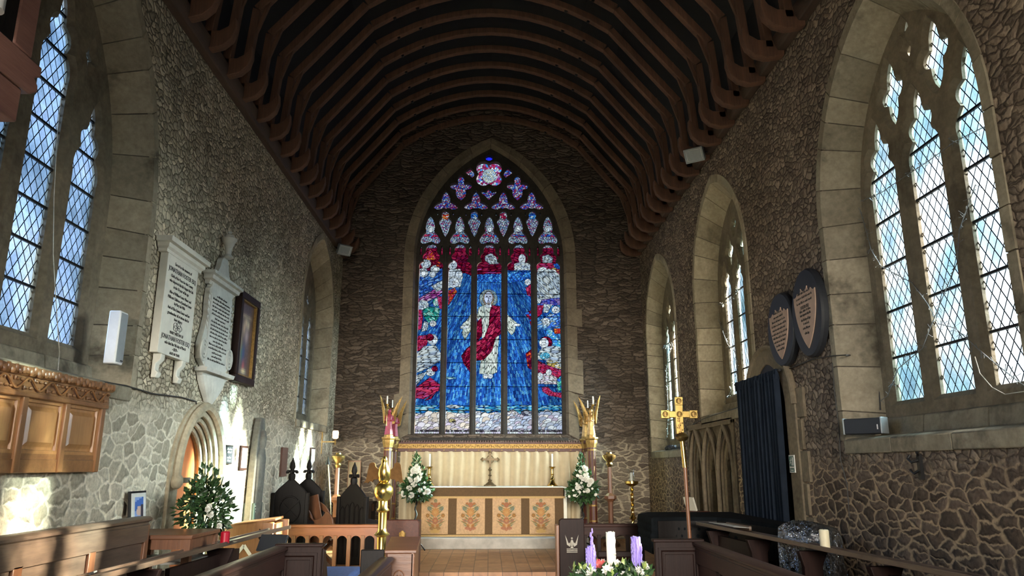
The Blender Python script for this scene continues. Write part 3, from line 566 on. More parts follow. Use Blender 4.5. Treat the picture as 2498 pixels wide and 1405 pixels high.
er(*P4([(1345, 1190)])[0], 46, 40, 'cell', WHT, 30, 24); er(*P4([(1450, 1215)])[0], 50, 56, 'cell', GOLD + CRIM[:1], 50, 12); er(*P4([(1440, 1218)])[0], 34, 48, 'cell', PALE, 60, 60)
pr(P4([(1288, 1250), (1380, 1200), (1400, 1240), (1288, 1310)]), 'cell', MAG, 50, 14, -0.5); pr([(1152, -40), (1260, -90), (1358, -40), (1360, 190), (1290, 180), (1155, 215)], 'cell', WHT, 64, 12, 0.9)
pr([(1200, 175), (1360, 160), (1360, 225), (1180, 225)], 'cell', [(.05, .04, .35), (.08, .12, .55), (.3, .2, .5)], 34, 16)
pr([(1155, 225), (1215, 225), (1200, 300), (1155, 340)], 'cell', CRIM, 22, 40, 0.4); pr([(1215, 215), (1290, 220), (1250, 290), (1215, 290)], 'cell', WHT, 14, 50, -0.3); er(1320, 265, 36, 32, 'cell', PALE, 26, 26)
pr([(1160, 370), (1280, 290), (1360, 330), (1360, 410), (1160, 430)], 'cell', [(.1, .3, .75), (.3, .55, .8), (.55, .65, .7), (.05, .15, .6)], 46, 16, -0.4); er(1235, 362, 32, 30, 'cell', PALE, 24, 24)
pr([(1240, 432), (1290, 440), (1368, 540), (1366, 610), (1300, 560), (1235, 470)], 'cell', TURQ[:3] + BLUE[2:4], 26, 18, 0.8); pr([(1300, 425), (1366, 425), (1366, 470), (1310, 470)], 'cell', ORNG, 24, 16)
er(1235, 545, 56, 52, 'cell', RED, 40, 14); er(1218, 550, 40, 44, 'cell', PALE, 50, 50)
pr([(1165, 640), (1200, 590), (1290, 572), (1366, 590), (1368, 760), (1250, 700), (1165, 690)], 'cell', WHT, 70, 13, 0.2); er(1225, 658, 44, 30, 'cell', TURQ[:3], 30, 12, 0.4); pr([(1235, 700), (1366, 705), (1366, 775), (1260, 762)], 'cell', GOLD + WHT[:2], 40, 14, 0.2)
pr([(1165, 700), (1240, 735), (1368, 782), (1370, 860), (1240, 850), (1165, 800)], 'cell', CRIM, 46, 14, 0.3); pr([(1165, 845), (1240, 800), (1340, 850), (1345, 905), (1165, 900)], 'cell', PLEA + [(.7, .55, .55)], 44, 14, 0.2); er(1185, 835, 26, 34, 'cell', PALE, 24, 24); er(1260, 800, 26, 26, 'cell', PALE, 24, 24)
pr([(1200, 930), (1250, 925), (1300, 970), (1376, 978), (1376, 1022), (1260, 1000), (1205, 965)], 'cell', CRIM, 30, 14, 0.3); pr([(1330, 860), (1376, 820), (1376, 960), (1335, 960)], 'cell', GREEN + BLUE[:2], 20, 34)
pr([(1060, 640), (1115, 600), (1115, 780), (1080, 760)], 'cell', RED + ORNG[:1], 20, 30); pr([(1050, 290), (1112, 270), (1112, 420), (1090, 350)], 'cell', RED + BLUE[:2], 24, 24)
er(405, 850, 60, 10, 'cell', TURQ[:3], 60, 9); er(440, 1095, 60, 16, 'cell', WHT, 70, 10)
# the risen figure
er(742, 168, 78, 78, 'cell', [(.30, .40, .40), (.44, .52, .46), (.22, .3, .36)], 26, 22); er(742, 170, 48, 66, 'cell', [(.50, .40, .24), (.36, .26, .2)], 16, 40)
pr([(590, 300), (560, 350), (520, 385), (497, 425), (520, 430), (515, 470), (540, 526), (572, 470), (598, 440), (600, 300)], 'cell', ROBE, 60, 14, 1.15); pr([(900, 300), (950, 345), (1000, 388), (1008, 410), (975, 402), (968, 452), (940, 482), (902, 440)], 'cell', ROBE, 60, 14, 0.9)
pr([(655, 248), (700, 222), (790, 222), (842, 250), (846, 420), (826, 560), (815, 800), (760, 826), (662, 812), (690, 560), (680, 420), (640, 330)], 'cell', ROBE, 15, 92, 0.04)
pr([(642, 372), (682, 330), (690, 420), (686, 486), (660, 520), (640, 560)], 'cell', RED, 22, 50, 0.1)
pr([(766, 226), (842, 232), (850, 470), (806, 500), (770, 620), (700, 694), (640, 700), (598, 770), (588, 800), (528, 726), (508, 660), (560, 590), (640, 545), (706, 500), (744, 400), (752, 290)], 'cell', RED + CRIM[:2], 58, 17, -0.85)
er(742, 160, 36, 52, 'cell', [(.66, .68, .80), (.62, .66, .8)], 90, 90); pr([(722, 205), (762, 205), (770, 240), (742, 250), (714, 240)], 'cell', PALE, 60, 60)
for ex in (728, 757): er(ex, 152, 8, 4, 'cell', [(.06, .05, .1)], 30, 30)
er(742, 190, 10, 3, 'cell', [(.2, .08, .1)], 30, 30); er(742, 210, 14, 10, 'cell', [(.34, .26, .22)], 30, 30); er(742, 172, 3, 14, 'cell', [(.42, .42, .54)], 30, 30)
er(540, 412, 40, 14, 'cell', PALE, 40, 40); er(985, 395, 30, 12, 'cell', PALE, 40, 40); er(716, 834, 24, 22, 'cell', PALE, 20, 30); er(758, 834, 22, 22, 'cell', PALE, 20, 30)
for hx, hy in ((262, 520), (1218, 550), (180, 225), (265, 382), (245, 800), (1235, 362), (1320, 265), P4([(540, 1290)])[0], P4([(1160, 1075)])[0], P4([(1440, 1218)])[0], P4([(870, 1060)])[0], P4([(530, 1130)])[0]):
    for ex in (-9, 9): er(hx + ex, hy - 4, 4, 2.5, 'cell', [(.1, .1, .14)], 30, 30)
    er(hx, hy + 16, 6, 2.2, 'cell', [(.22, .12, .16)], 30, 30)
# tracery lights
t4 = (340 - 680) * 3.512 + 978 * 3.512 / 3.698
reg((Y5 < t4), 'cell', MIXC, 22, 8, 0.5); reg((Y5 < (340 - 680) * 3.512 + 648 * 3.512 / 3.698), 'cell', MIXB, 24, 8, -0.5)
for cx in (335, 600, 865, 1122, 1390):
    hx, hy = P4([(cx, 812)])[0]; er(hx, hy - 6, 30, 30, 'cell', PALE + WHT[1:4], 12, 20, .6); er(hx, hy, 17, 21, 'cell', PALE, 60, 60); pr(P4([(cx - 80, 850), (cx + 80, 862), (cx + 80, 880), (cx - 80, 872)]), 'cell', CRIM + BLUE[3:5], 30, 14, 0.3)
for cx, pal in ((470, ORNG), (730, BLUE), (990, CRIM), (1250, BLUE)): er(*P4([(cx, 690)])[0], 34, 26, 'cell', pal + WHT[:2], 26, 11)
q1 = P4([(862, 326)])[0]; er(q1[0], q1[1], 125, 125, 'ring', MAG + CRIM + BLUE[3:4] + WHT[:2], 13, 15); er(q1[0], q1[1], 60, 60, 'cell', [(.80, .80, .62), (.74, .78, .7), (.5, .66, .8)], 18, 14, 0.785)
er(*P4([(862, 185)])[0], 40, 30, 'cell', [(.02, .03, .8)], 90, 90)
col = np.zeros(X5.shape + (3,), np.float32)
for k, (style, pal, a, b, ang) in enumerate(REG):
    m = lab == k
    if not m.any(): continue
    x, y = X5[m], Y5[m]
    if style == 'cell' and a < 60: a, b = a * 0.8, b * 0.66
    elif style == 'cell' and a < 80: a, b = a * 0.9, b * 0.7
    if style == 'rays': t = np.arctan2(x - 742, y + 420); r = np.hypot(x - 742, y + 420); p, q = t * 950 / a, r / b + 0.0
    elif style == 'ring': t = np.arctan2(y - q1[1], x - q1[0]); r = np.hypot(x - q1[0], y - q1[1]); p, q = t * 70 / a, r / b
    else: p, q = (x * math.cos(ang) + y * math.sin(ang)) / a, (-x * math.sin(ang) + y * math.cos(ang)) / b
    if style == 'rays':
        q = q + 7 * hash2(np.floor(p), np.floor(p * 0), 31); idv = hash2(np.floor(p), np.floor(q), 5); fp, fq = p - np.floor(p), q - np.floor(q); gap = np.minimum(np.minimum(fp, 1 - fp) * a, np.minimum(fq, 1 - fq) * b) * 2 / min(a, b)
    else: idv, gap = worley(p, q, 5 + k)
    pa = np.array(pal); c = pa[(idv * 997 % 1 * len(pal)).astype(int) % len(pal)] * (0.72 + 0.5 * (idv * 131 % 1))[:, None]
    if style == 'rays': c = c * (0.44 + 0.64 * hash2(np.floor(t * 46), np.floor(t * 0), 3))[:, None] * (0.8 + 0.5 * np.exp(-(t / .16) ** 2))[:, None]
    lw = np.clip((gap * min(a, b) * 0.5 - (0.25 if style == 'rays' else 0.4)) / 1.2, 0, 1); col[m] = c * (0.06 + 0.94 * lw)[:, None]
edge = np.zeros(lab.shape, bool); edge[:, 1:] |= lab[:, 1:] != lab[:, :-1]; edge[1:] |= lab[1:] != lab[:-1]
col[edge] *= 0.06
for zb in np.arange(2.98, 6.5, 0.557): col[np.abs(GZ - zb) < 0.009] *= 0.03
nz, nx = X5.shape; vv = np.stack([GX, np.full(GX.shape, YT + 0.035), GZ], -1).reshape(-1, 3) - np.array(ew.location); idx = np.arange(nz * nx).reshape(nz, nx)
ff = np.stack([idx[:-1, :-1], idx[:-1, 1:], idx[1:, 1:], idx[1:, :-1]], -1).reshape(-1, 4)
me = bpy.data.meshes.new('stained_glass'); me.vertices.add(len(vv)); me.vertices.foreach_set('co', vv.astype(np.float32).ravel()); me.loops.add(ff.size); me.loops.foreach_set('vertex_index', ff.astype(np.int32).ravel())
me.polygons.add(len(ff)); me.polygons.foreach_set('loop_start', np.arange(0, ff.size, 4, dtype=np.int32)); me.polygons.foreach_set('loop_total', np.full(len(ff), 4, np.int32)); me.update(calc_edges=True)
ca = me.attributes.new('col', 'FLOAT_COLOR', 'POINT'); ca.data.foreach_set('color', np.concatenate([col.reshape(-1, 3), np.ones((nz * nx, 1), np.float32)], 1).astype(np.float32).ravel())
g = G('stained_glass'); a_ = g.n('ShaderNodeAttribute', attribute_name='col'); trs = g.n('ShaderNodeBsdfTransparent', {0: a_.outputs['Color']}); g.t.links.new(trs.outputs[0], g.out.inputs[0]); me.materials.append(g.m)
sg = bpy.data.objects.new('stained_glass', me); C.objects.link(sg); sg.parent = ew
# ---------------------------------------------------------------- walls
DOOR = archp(9.2, 0.56, 0.173, 1.62, 0.68); SED = rectp(10.98, 13.36, 0.45, 2.36)
def wall(name, f, outer, holes, mat, th=0.12):
    vs, fs = plate2d(outer, holes, th); return struct(MB().add([f(u, v, wv) for u, v, wv in vs], fs).build(name, mat, smooth=0))
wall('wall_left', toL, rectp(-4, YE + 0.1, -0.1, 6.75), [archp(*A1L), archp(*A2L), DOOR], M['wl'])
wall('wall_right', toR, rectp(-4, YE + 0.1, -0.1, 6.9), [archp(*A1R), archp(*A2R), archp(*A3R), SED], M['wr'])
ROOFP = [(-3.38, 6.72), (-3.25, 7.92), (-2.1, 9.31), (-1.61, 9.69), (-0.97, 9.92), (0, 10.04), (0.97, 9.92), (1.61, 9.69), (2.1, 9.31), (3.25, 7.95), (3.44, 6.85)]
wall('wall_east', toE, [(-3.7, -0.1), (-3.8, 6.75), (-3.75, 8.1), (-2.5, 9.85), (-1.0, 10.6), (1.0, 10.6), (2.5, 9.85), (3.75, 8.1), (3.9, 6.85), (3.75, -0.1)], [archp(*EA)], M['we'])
# ---------------------------------------------------------------- roof
CE = [(-3.75, 6.62), (-3.62, 7.95), (-2.45, 9.62), (-1.75, 10.05), (-1.0, 10.32), (0, 10.45), (1.0, 10.32), (1.75, 10.05), (2.45, 9.62), (3.62, 7.98), (3.9, 6.72)]
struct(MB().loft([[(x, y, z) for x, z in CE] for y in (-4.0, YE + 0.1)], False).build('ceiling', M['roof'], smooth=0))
def plate_(name, pts): return struct(MB().prism(pts, -4, YE, 'y').build(name, M['plate'], bevel=0.012))
plate_('trim_1', [(-3.62, 6.52), (-3.40, 6.52), (-3.36, 6.60), (-3.36, 6.72), (-3.62, 6.72)]); plate_('trim_2', [(3.72, 6.66), (3.50, 6.66), (3.46, 6.74), (3.46, 6.86), (3.72, 6.86)])
HALF = [(-3.36, 6.70), (-3.25, 7.92), (-2.1, 9.31), (-1.61, 9.69), (-0.97, 9.92), (0, 10.04)]
def offs(p, q, d):
    v = Vector((q[0] - p[0], q[1] - p[1])).normalized(); return (-v.y * d, v.x * d)
ORD = ['first', 'second', 'third', 'fourth', 'fifth', 'sixth', 'seventh', 'eighth', 'ninth', 'tenth', 'eleventh', 'twelfth', 'thirteenth', 'fourteenth', 'fifteenth', 'sixteenth', 'seventeenth', 'eighteenth', 'nineteenth', 'twentieth']
tr0 = thing('roof_truss', 'dark arched timber roof truss, first from the east wall', 'roof truss', (0, 16.75, 6.6), 0, 'arched timber trusses of the roof')
HW = 0.06
for sg in (-1, 1):
    mir = Matrix.Diagonal((-sg, 1, 1, 1)) @ Matrix.Translation((0, 0, -6.6)); A, B_, K = HALF[0], HALF[1], HALF[2]
    dz = 0.12 if sg == 1 else 0.0
    MB().prism([A, B_, (B_[0] - 0.10, B_[1] + 0.05), (A[0] - 0.10, A[1])], -HW, HW, 'y').build('ashlar_post', M['beam'], tr0, 0.008, T=mir)
    o = offs(B_, K, 0.11); MB().prism([B_, K, (K[0] + o[0], K[1] + o[1]), (B_[0] + o[0], B_[1] + o[1])], -HW, HW, 'y').build('brace', M['beam'], tr0, 0.008, T=mir)
    MB().prism([(-3.58, 6.60), (-3.36, 6.56), (-3.22, 6.60), (-3.12, 6.70), (-3.08, 6.84), (-3.09, 6.98), (-3.17, 6.86), (-3.27, 6.80), (-3.58, 6.80)], -HW, HW, 'y').build('sole_piece', M['beam'], tr0, 0.008, T=mir)
    MB().bar((-3.40, 0.0, 7.25), (-3.05, 0.0, 8.35), 0.04, 0.05, (0, 1, 0)).build('strut', M['beam'], tr0, T=mir)
cur = []
for i in range(13):
    t = i / 12; x = -2.1 + 4.2 * t; u = x / 2.1; cur.append((x, 10.04 - 0.73 * abs(u) ** 2.0))
MB().prism(cur + [(x * 1.03, z + 0.11) for x, z in reversed(cur)], -HW, HW, 'y').build('arch_brace', M['beam'], tr0, 0.008, T=Matrix.Translation((0, 0, -6.6)))
for x in (-1.75, -1.35, 1.35, 1.75):
    z = 10.04 - 0.73 * (x / 2.1) ** 2; mb = MB(); mb.box(x - 0.035, x + 0.035, -0.022, 0.022, z - 6.62, z - 6.58, Matrix.Rotation(-x * 0.33, 3, 'Y')); mb.build('peg', M['iron'], tr0, smooth=0)
for k in range(1, 20): dup(tr0, (0, 16.75 - 0.622 * k, 6.6), None, 'dark arched timber roof truss, %s from the east wall' % ORD[k])
# ---------------------------------------------------------------- left wall: doorway, tablets, panelling
d1 = onwall('door_1', 'pointed stone doorway in the left wall with an orange wooden door', 'door', 'l', 9.2, 0.0); struct(d1)
def ring2(a0, a1, y0, y1, z0=0.173, zs=1.62, h0=0.68, h1=0.9):
    p, q = archp(0, a0, z0, zs, h0), archp(0, a1, z0, zs, h1); mb = MB(); n = len(p)
    mb.loft([[(p[i][0], y0, p[i][1]), (p[i][0], y1, p[i][1]), (q[i][0], y1, q[i][1]), (q[i][0], y0, q[i][1])] for i in range(n)], True, True); return mb
def roll(a, h, y, r, z0=0.173, zs=1.62, n=8): return MB().tube([(u, y, v) for u, v in archp(0, a, z0, zs, h)], r, n)
ring2(0.56, 0.80, 0.05, -0.035, h0=0.68, h1=0.86).build('surround', M['ash'], d1, 0.01)
roll(0.70, 0.80, -0.06, 0.055, 1.60).build('hood_mould', M['ash'], d1)
for s_ in (-1, 1): MB().ball((s_ * 0.70, -0.07, 1.55), (0.075, 0.07, 0.085), 12, 8).build('label_stop', M['ash'], d1)
for a, y in ((0.545, 0.03), (0.505, 0.08), (0.465, 0.13)): roll(a, 0.66 * a / 0.56, y, 0.03).build('moulding', M['ash'], d1)
pr_ = []
for a, y in ((0.57, 0.02), (0.54, 0.05), (0.53, 0.06), (0.50, 0.10), (0.49, 0.11), (0.45, 0.15), (0.44, 0.30)): pr_.append([(u, y, v) for u, v in archp(0, a, 0.173, 1.62, 0.68 * a / 0.56)])
MB().loft(pr_, False).build('jamb', M['ash'], d1, smooth=30)
lf = MB(); lf.prism(archp(0, 0.46, 0.173, 1.62, 0.56), 0.18, 0.23, 'y'); lf.build('door_leaf', wood('orange_door', S(196, 112, 60), S(160, 84, 42), 2, 0.5), d1)
for z in (0.7, 1.55): MB().box(-0.4, 0.3, 0.165, 0.185, z - 0.03, z + 0.03).build('strap_hinge', M['iron'], d1)
MB().box(-0.7, 0.7, 0.1, 0.9, -0.1, 0.173).build('threshold', M['pave'], d1); MB().box(-0.75, 0.75, 0.6, 0.65, 0, 2.6).build('backing', M['mortar'], d1)
# tablets
def scribble(rows, parent, mat, y, hgt, seed):     # worn letters no longer readable: rows of small strokes
    r_ = random.Random(seed); mb = MB()
    for x, z, hw in rows:
        u = x - hw
        while u < x + hw:
            n = r_.randint(2, 7)
            for k in range(n):
                if u > x + hw: break
                h_ = hgt * r_.choice((0.55, 0.55, 0.6, 1.0)); mb.box(u, u + 0.0035, y - 0.001, y + 0.002, z, z + h_)
                if r_.random() < 0.7: mb.box(u, u + 0.009, y - 0.001, y + 0.002, z + r_.choice((0.0, 0.45, 0.5)) * hgt, z + 0.005 + r_.choice((0.0, 0.5)) * hgt)
                u += 0.0125
            u += 0.012
    return mb.build('lettering', mat, parent, smooth=0)
def mould(mb, x, z0, prof):                 # moulded shelf: profile of (out, z) along x, returned at the ends
    rings = []
    for o, z in prof: rings.append([(-x - o, 0, z0 + z), (-x - o, -o - 0.02, z0 + z), (x + o, -o - 0.02, z0 + z), (x + o, 0, z0 + z)])
    return mb.loft(rings, True, True)
t = onwall('memorial_tablet', 'pale rectangular memorial tablet with moulded cornice, left wall beside the large window', 'memorial tablet', 'l', 8.02, 2.85, 0.014)
MB().box(-0.41, 0.41, -0.085, 0.0, 0, 1.09).build('slab', M['marble'], t, 0.004)
mould(MB(), 0.40, 1.06, [(0.07, 0), (0.075, 0.03), (0.10, 0.05), (0.105, 0.09), (0.14, 0.10), (0.15, 0.15)]).build('cornice', M['marble'], t)
for s_ in (-1, 1):
    MB().prism([(0, 0.0), (-0.09, 0.0), (-0.085, -0.06), (-0.04, -0.11), (-0.035, -0.17), (-0.07, -0.20), (-0.05, -0.25), (0, -0.25)], s_ * 0.27 - 0.05, s_ * 0.27 + 0.05, 'x').build('bracket', M['marble'], t, 0.008)
tx = [('Sacred to the memory of', 0, 0.97, .048), ('JONATHAN FOSTER ESQ', 0, 0.89, .072), ('Clerk of the Peace for this County', 0, 0.83, .046), ('who departed this life August the 5th', 0, 0.775, .046), ('in the 76 year of his age', 0, 0.72, .046), ('Also of William Foster Minor and', 0, 0.655, .046), ('Millicent Children of Jonathan Foster', 0, 0.60, .046), ('by Mary his Wife', 0, 0.55, .046), ('And of Eliza Emma Foster and her', 0, 0.49, .046), ('grandmother all of whom died in', 0, 0.435, .046), ('their infancy', 0, 0.385, .046), ('MARY WIDOW OF', 0, 0.235, .046), ('JONATHAN FOSTER ESQ', 0, 0.165, .072), ('who died the 9th day of March', 0, 0.115, .048), ('~1819~', 0, 0.065, .05), ('AGED 68 YEARS', 0, 0.02, .04)]
lettering([(a, b, c, d) for a, b, c, d in tx], t, M['ink'], y=-0.087, sx=0.92)
mb = MB()
for k in range(5):
    a = 2 * PI * k / 5; mb.tube([(0.06 * math.cos(a) + 0.055 * math.cos(b), -0.088, 0.325 + 0.028 * math.sin(a) + 0.03 * math.sin(b)) for b in [2 * PI * j / 14 for j in range(14)]], 0.0028, 4, closed=True)
mb.build('flourish', M['ink'], t)
t = onwall('memorial_tablet', 'taller grey memorial tablet with urn, scrolled sides and shell base', 'memorial tablet', 'l', 9.30, 2.84, 0.014)
MB().box(-0.36, 0.36, -0.07, 0, 0.02, 1.08).build('slab', M['marbled'], t, 0.004)
mould(MB(), 0.40, 1.05, [(0.03, 0), (0.05, 0.04), (0.09, 0.055), (0.10, 0.10), (0.13, 0.115), (0.13, 0.15)]).build('cornice', M['marbled'], t)
MB().prism(chain([(-0.36, 1.2), (0.36, 1.2)], arcb((0.36, 1.2), (0.13, 1.40), 0.05, 6), arcb((0.13, 1.40), (0.0, 1.50), -0.03, 6), arcb((0.0, 1.50), (-0.13, 1.40), -0.03, 6), arcb((-0.13, 1.40), (-0.36, 1.2), 0.05, 6)), -0.07, 0, 'y').build('pediment', M['marbled'], t, 0.012)
MB().lathe([(0.05, 1.48), (0.075, 1.50), (0.04, 1.54), (0.045, 1.62), (0.075, 1.70), (0.10, 1.735), (0.10, 1.755), (0.06, 1.77), (0.05, 1.80), (0.015, 1.82), (0.03, 1.84), (0.004, 1.86)], (0, -0.09, 0), 18).build('urn', M['marbled'], t)
mould(MB(), 0.36, -0.07, [(0.04, 0), (0.06, 0.03), (0.12, 0.045), (0.13, 0.09)]).build('ledge', M['marbled'], t)
mb = MB(); hs = []
for r_, z, o in ((0.40, -0.06, 0.11), (0.37, -0.12, 0.11), (0.27, -0.22, 0.10), (0.17, -0.30, 0.08), (0.10, -0.36, 0.06), (0.05, -0.42, 0.03)):
    hs.append([(r_ * math.cos(PI * k / 24), -(o + 0.010 * (k % 2)) * math.sin(PI * k / 24) ** 0.6, z) for k in range(25)])
mb.loft(hs, False).build('shell_apron', M['marbled'], t, smooth=25)
for s_ in (-1, 1):
    mb = MB(); mb.prism([(s_ * 0.36, 0.05), (s_ * 0.50, 0.12), (s_ * 0.53, 0.30), (s_ * 0.46, 0.46), (s_ * 0.40, 0.66), (s_ * 0.42, 0.85), (s_ * 0.40, 1.0), (s_ * 0.36, 1.03)][:: s_], -0.06, 0, 'y')
    for R_ in (0.10, 0.065, 0.03): mb.tube([(s_ * 0.44 + R_ * math.cos(a), -0.07, 0.23 + R_ * 1.25 * math.sin(a)) for a in [2 * PI * j / 20 for j in range(20)]], 0.016, 6, closed=True)
    for j in range(6): mb.tube([(s_ * (0.38 + 0.03 * k), -0.065, 0.50 + 0.085 * j + 0.035 * k * (1 - 0.1 * j)) for k in range(3)], [0.012, 0.014, 0.006], 6)
    mb.build('scroll', M['marbled'], t)
scribble([(0, 0.93 - 0.047 * k, 0.30 if k not in (0, 6, 12, 15, 16) else 0.18) for k in range(18)], t, M['ink'], -0.072, 0.026, 8)
t = onwall('framed_painting', 'tall dark framed painting of robed figures on the left wall', 'painting', 'l', 10.42, 2.83)
W_, H_ = 0.41, 1.25
for nm, b in (('frame', (-W_, W_, 0, 0.10)), ('frame', (-W_, W_, H_ - 0.10, H_)), ('frame', (-W_, -W_ + 0.09, 0.1, H_ - 0.1)), ('frame', (W_ - 0.09, W_, 0.1, H_ - 0.1))): MB().box(b[0], b[1], -0.10, 0, b[2], b[3]).build(nm, M['dark'], t, 0.01)
mb = MB(); i0 = W_ - 0.10
for b in ((-i0, i0, 0.09, 0.115), (-i0, i0, H_ - 0.115, H_ - 0.09), (-i0, -i0 + 0.02, 0.1, H_ - 0.1), (i0 - 0.02, i0, 0.1, H_ - 0.1)): mb.box(b[0], b[1], -0.085, -0.02, b[2], b[3])
mb.build('gilt_slip', M['gilt'], t)
mb = MB(); cols = []; nx_, nz_ = 26, 44
blobs = [(0.0, 0.86, .05, .07, (.75, .55, .35)), (-.07, .78, .05, .1, (.62, .42, .25)), (.09, .84, .05, .06, (.7, .58, .35)), (.05, .68, .07, .10, (.5, .36, .34)), (-.16, .5, .05, .22, (.34, .26, .12)), (-.1, .4, .05, .12, (.05, .16, .12)), (-.03, .42, .05, .16, (.03, .06, .16)), (.0, .25, .05, .07, (.5, .10, .08)), (.02, .18, .09, .035, (.8, .66, .35)), (-.08, .95, .12, .03, (.40, .28, .16)), (.12, .95, .1, .03, (.36, .26, .16))]
for i in range(nx_):
    for j in range(nz_):
        x0, x1 = -i0 + 2 * i0 * i / nx_, -i0 + 2 * i0 * (i + 1) / nx_; z0, z1 = 0.1 + (H_ - 0.2) * j / nz_, 0.1 + (H_ - 0.2) * (j + 1) / nz_
        mb.add([(x0, -0.045, z0), (x1, -0.045, z0), (x1, -0.045, z1), (x0, -0.045, z1)], [(0, 1, 2, 3)]); c = np.array([.085, .05, .045]) * rnd.uniform(.7, 1.3)
        for bx, bz, rx, rz_, bc in blobs: wgt = math.exp(-(((x0 + x1) / 2 - bx) / rx) ** 2 - (((z0 + z1) / 2 - bz) / rz_) ** 2); c = c * (1 - wgt) + np.array(bc) * wgt
        cols.append(c)
setcol(mb.build('canvas', attrmat('oil_paint', 0.3), t, smooth=0), cols)
# oak panelling with carved frieze
t = onwall('wall_panelling', 'golden oak wall panelling with carved vine frieze hung on the left wall', 'wall panelling', 'l', 5.75, 1.66)
X0, X1 = -1.35, 0.99
MB().box(X0, X1, -0.06, 0, 0, 0.76).build('back_board', M['oak'], t)
pw_ = 0.56; edges = [X1 - 0.06 - pw_ * k for k in range(5)]
for k, e in enumerate(edges):
    MB().box(e - 0.035, e + 0.035, -0.11, -0.05, 0.0, 0.56).build('stile', M['oak'], t, 0.008)
    if k < 4:
        c = e - pw_ / 2; w2 = pw_ / 2 - 0.035; mb = MB()
        ra = lambda m, y: [(c - w2 + m, y, 0.14 + m), (c + w2 - m, y, 0.14 + m), (c + w2 - m, y, 0.54 - m), (c - w2 + m, y, 0.54 - m)]
        mb.loft([ra(0.0, -0.062), ra(0.0, -0.085), ra(0.025, -0.085), ra(0.03, -0.065), ra(0.05, -0.065), ra(0.085, -0.085)], True); mb.add(ra(0.085, -0.085), [(0, 1, 2, 3)]); mb.build('panel', M['oakp'], t, smooth=20)
MB().box(X0, X1, -0.085, -0.05, 0.10, 0.14).build('rail', M['oaky'], t); MB().box(X0, X1, -0.095, -0.05, 0.0, 0.10).build('rail', M['oaky'], t, 0.006)
MB().box(X0, X1, -0.12, -0.05, 0.54, 0.58).build('rail', M['oaky'], t, 0.008)
mb = MB(); mb.box(X0, X1, -0.11, -0.05, 0.58, 0.69); r5 = random.Random(5); x = X0 + 0.05; k = 0
while x < X1 - 0.05:
    mb.tube([(x + 0.012 * j, -0.125, 0.635 + 0.04 * math.sin((x + 0.012 * j) * 22)) for j in range(6)], 0.008, 6)
    s_ = 1 if math.sin(x * 22) < 0 else -1; mb.ball((x + 0.03, -0.115, 0.635 + s_ * 0.028), (0.024, 0.012, 0.013), 8, 5); mb.ball((x + 0.055, -0.115, 0.635 - s_ * 0.03), (0.012, 0.012, 0.018), 8, 5); x += 0.058; k += 1
mb.build('vine_frieze', M['oaky'], t)
mb = MB(); mb.prism([(-0.05, 0.69), (-0.12, 0.69), (-0.14, 0.71), (-0.14, 0.755), (0, 0.755), (0, 0.69)], X0, X1 + 0.03, 'x'); x = X0
while x < X1 + 0.02: mb.ball((x, -0.135, 0.725 + 0.012 * math.sin(x * 60)), (0.026, 0.018, 0.03), 7, 5); x += 0.045
mb.build('crest', M['oaky'], t)
# white column loudspeaker on the jamb of the left window
t = onwall('column_loudspeaker', 'slim white column loudspeaker standing on the left window ledge', 'loudspeaker', 'l', 6.95, 2.63, -0.02)
MB().box(-0.075, 0.075, -0.07, 0.04, 0, 0.50, ).build('cabinet', M['white'], t, 0.012); MB().box(-0.062, 0.062, -0.076, -0.068, 0.02, 0.48).build('grille', M['grey'], t); MB().box(0.01, 0.05, -0.08, -0.075, 0.03, 0.042).build('badge', M['dkgrey'], t)
# small signs between door and effigy
def board(nm, lab_, cat, u, z, w_, h_, fm, pm, th=0.03, fw=0.03, lines=None, ink=None, wl='l'):
    t = onwall(nm, lab_, cat, wl, u, z); MB().box(-w_ / 2, w_ / 2, -th, 0, 0, h_).build('frame', fm, t, 0.004)
    if pm: MB().box(-w_ / 2 + fw, w_ / 2 - fw, -th - 0.004, -th + 0.004, fw, h_ - fw).build('face', pm, t, smooth=0)
    if lines: lettering(lines, t, ink, y=-th - 0.006)
    return t
board('notice_plaque', 'small black plaque with two pale lettered panels beside the doorway', 'plaque', 10.20, 1.74, 0.30, 0.25, M['black'], M['slate'], 0.035, 0.02)
scribble([(0, .185, .09), (0, .145, .07), (0, .075, .07), (0, .035, .06)], list(C.objects)[-1].parent, M['paper'], -0.041, 0.03, 11)
board('framed_notice', 'narrow dark framed white notice left of the stone effigy', 'notice', 10.86, 1.66, 0.30, 0.34, M['dark'], M['paper'], 0.03, 0.035, None)
scribble([(0, .06 + .025 * k, .08) for k in range(10)], list(C.objects)[-1].parent, M['ink'], -0.035, 0.012, 12)
t = onwall('effigy_slab', 'weathered carved stone effigy slab leaning on the left wall', 'effigy', 'l', 11.32, 0.42, 0.02)
EF = [(0.24, 0.0), (0.24, 0.55), (0.22, 1.1), (0.19, 1.55), (0.13, 1.85), (0.08, 2.0)]
mb = MB(); mb.prism([(x, z) for x, z in EF] + [(-x, z) for x, z in reversed(EF)], -0.10, 0.0, 'y'); mb.build('slab', M['effigy'], t, 0.015)
mb = MB(); rings = []
for z, rx, ry in ((0.45, .19, .06), (0.6, .21, .09), (0.9, .20, .10), (1.2, .20, .11), (1.4, .19, .12), (1.5, .14, .10), (1.55, .07, .09), (1.6, .09, .11), (1.70, .10, .12), (1.80, .07, .09), (1.84, .02, .03)): rings.append([(.8 * rx * math.cos(PI * k / 16) * (1 + 0.05 * math.sin(k * 2.4) * (z < 1.3)), -0.09 - .7 * ry * math.sin(PI * k / 16) * (1 + 0.12 * math.sin(k * 2.6) * (z < 1.3)), z) for k in range(17)])
mb.loft(rings, False).build('figure', M['effigy'], t)
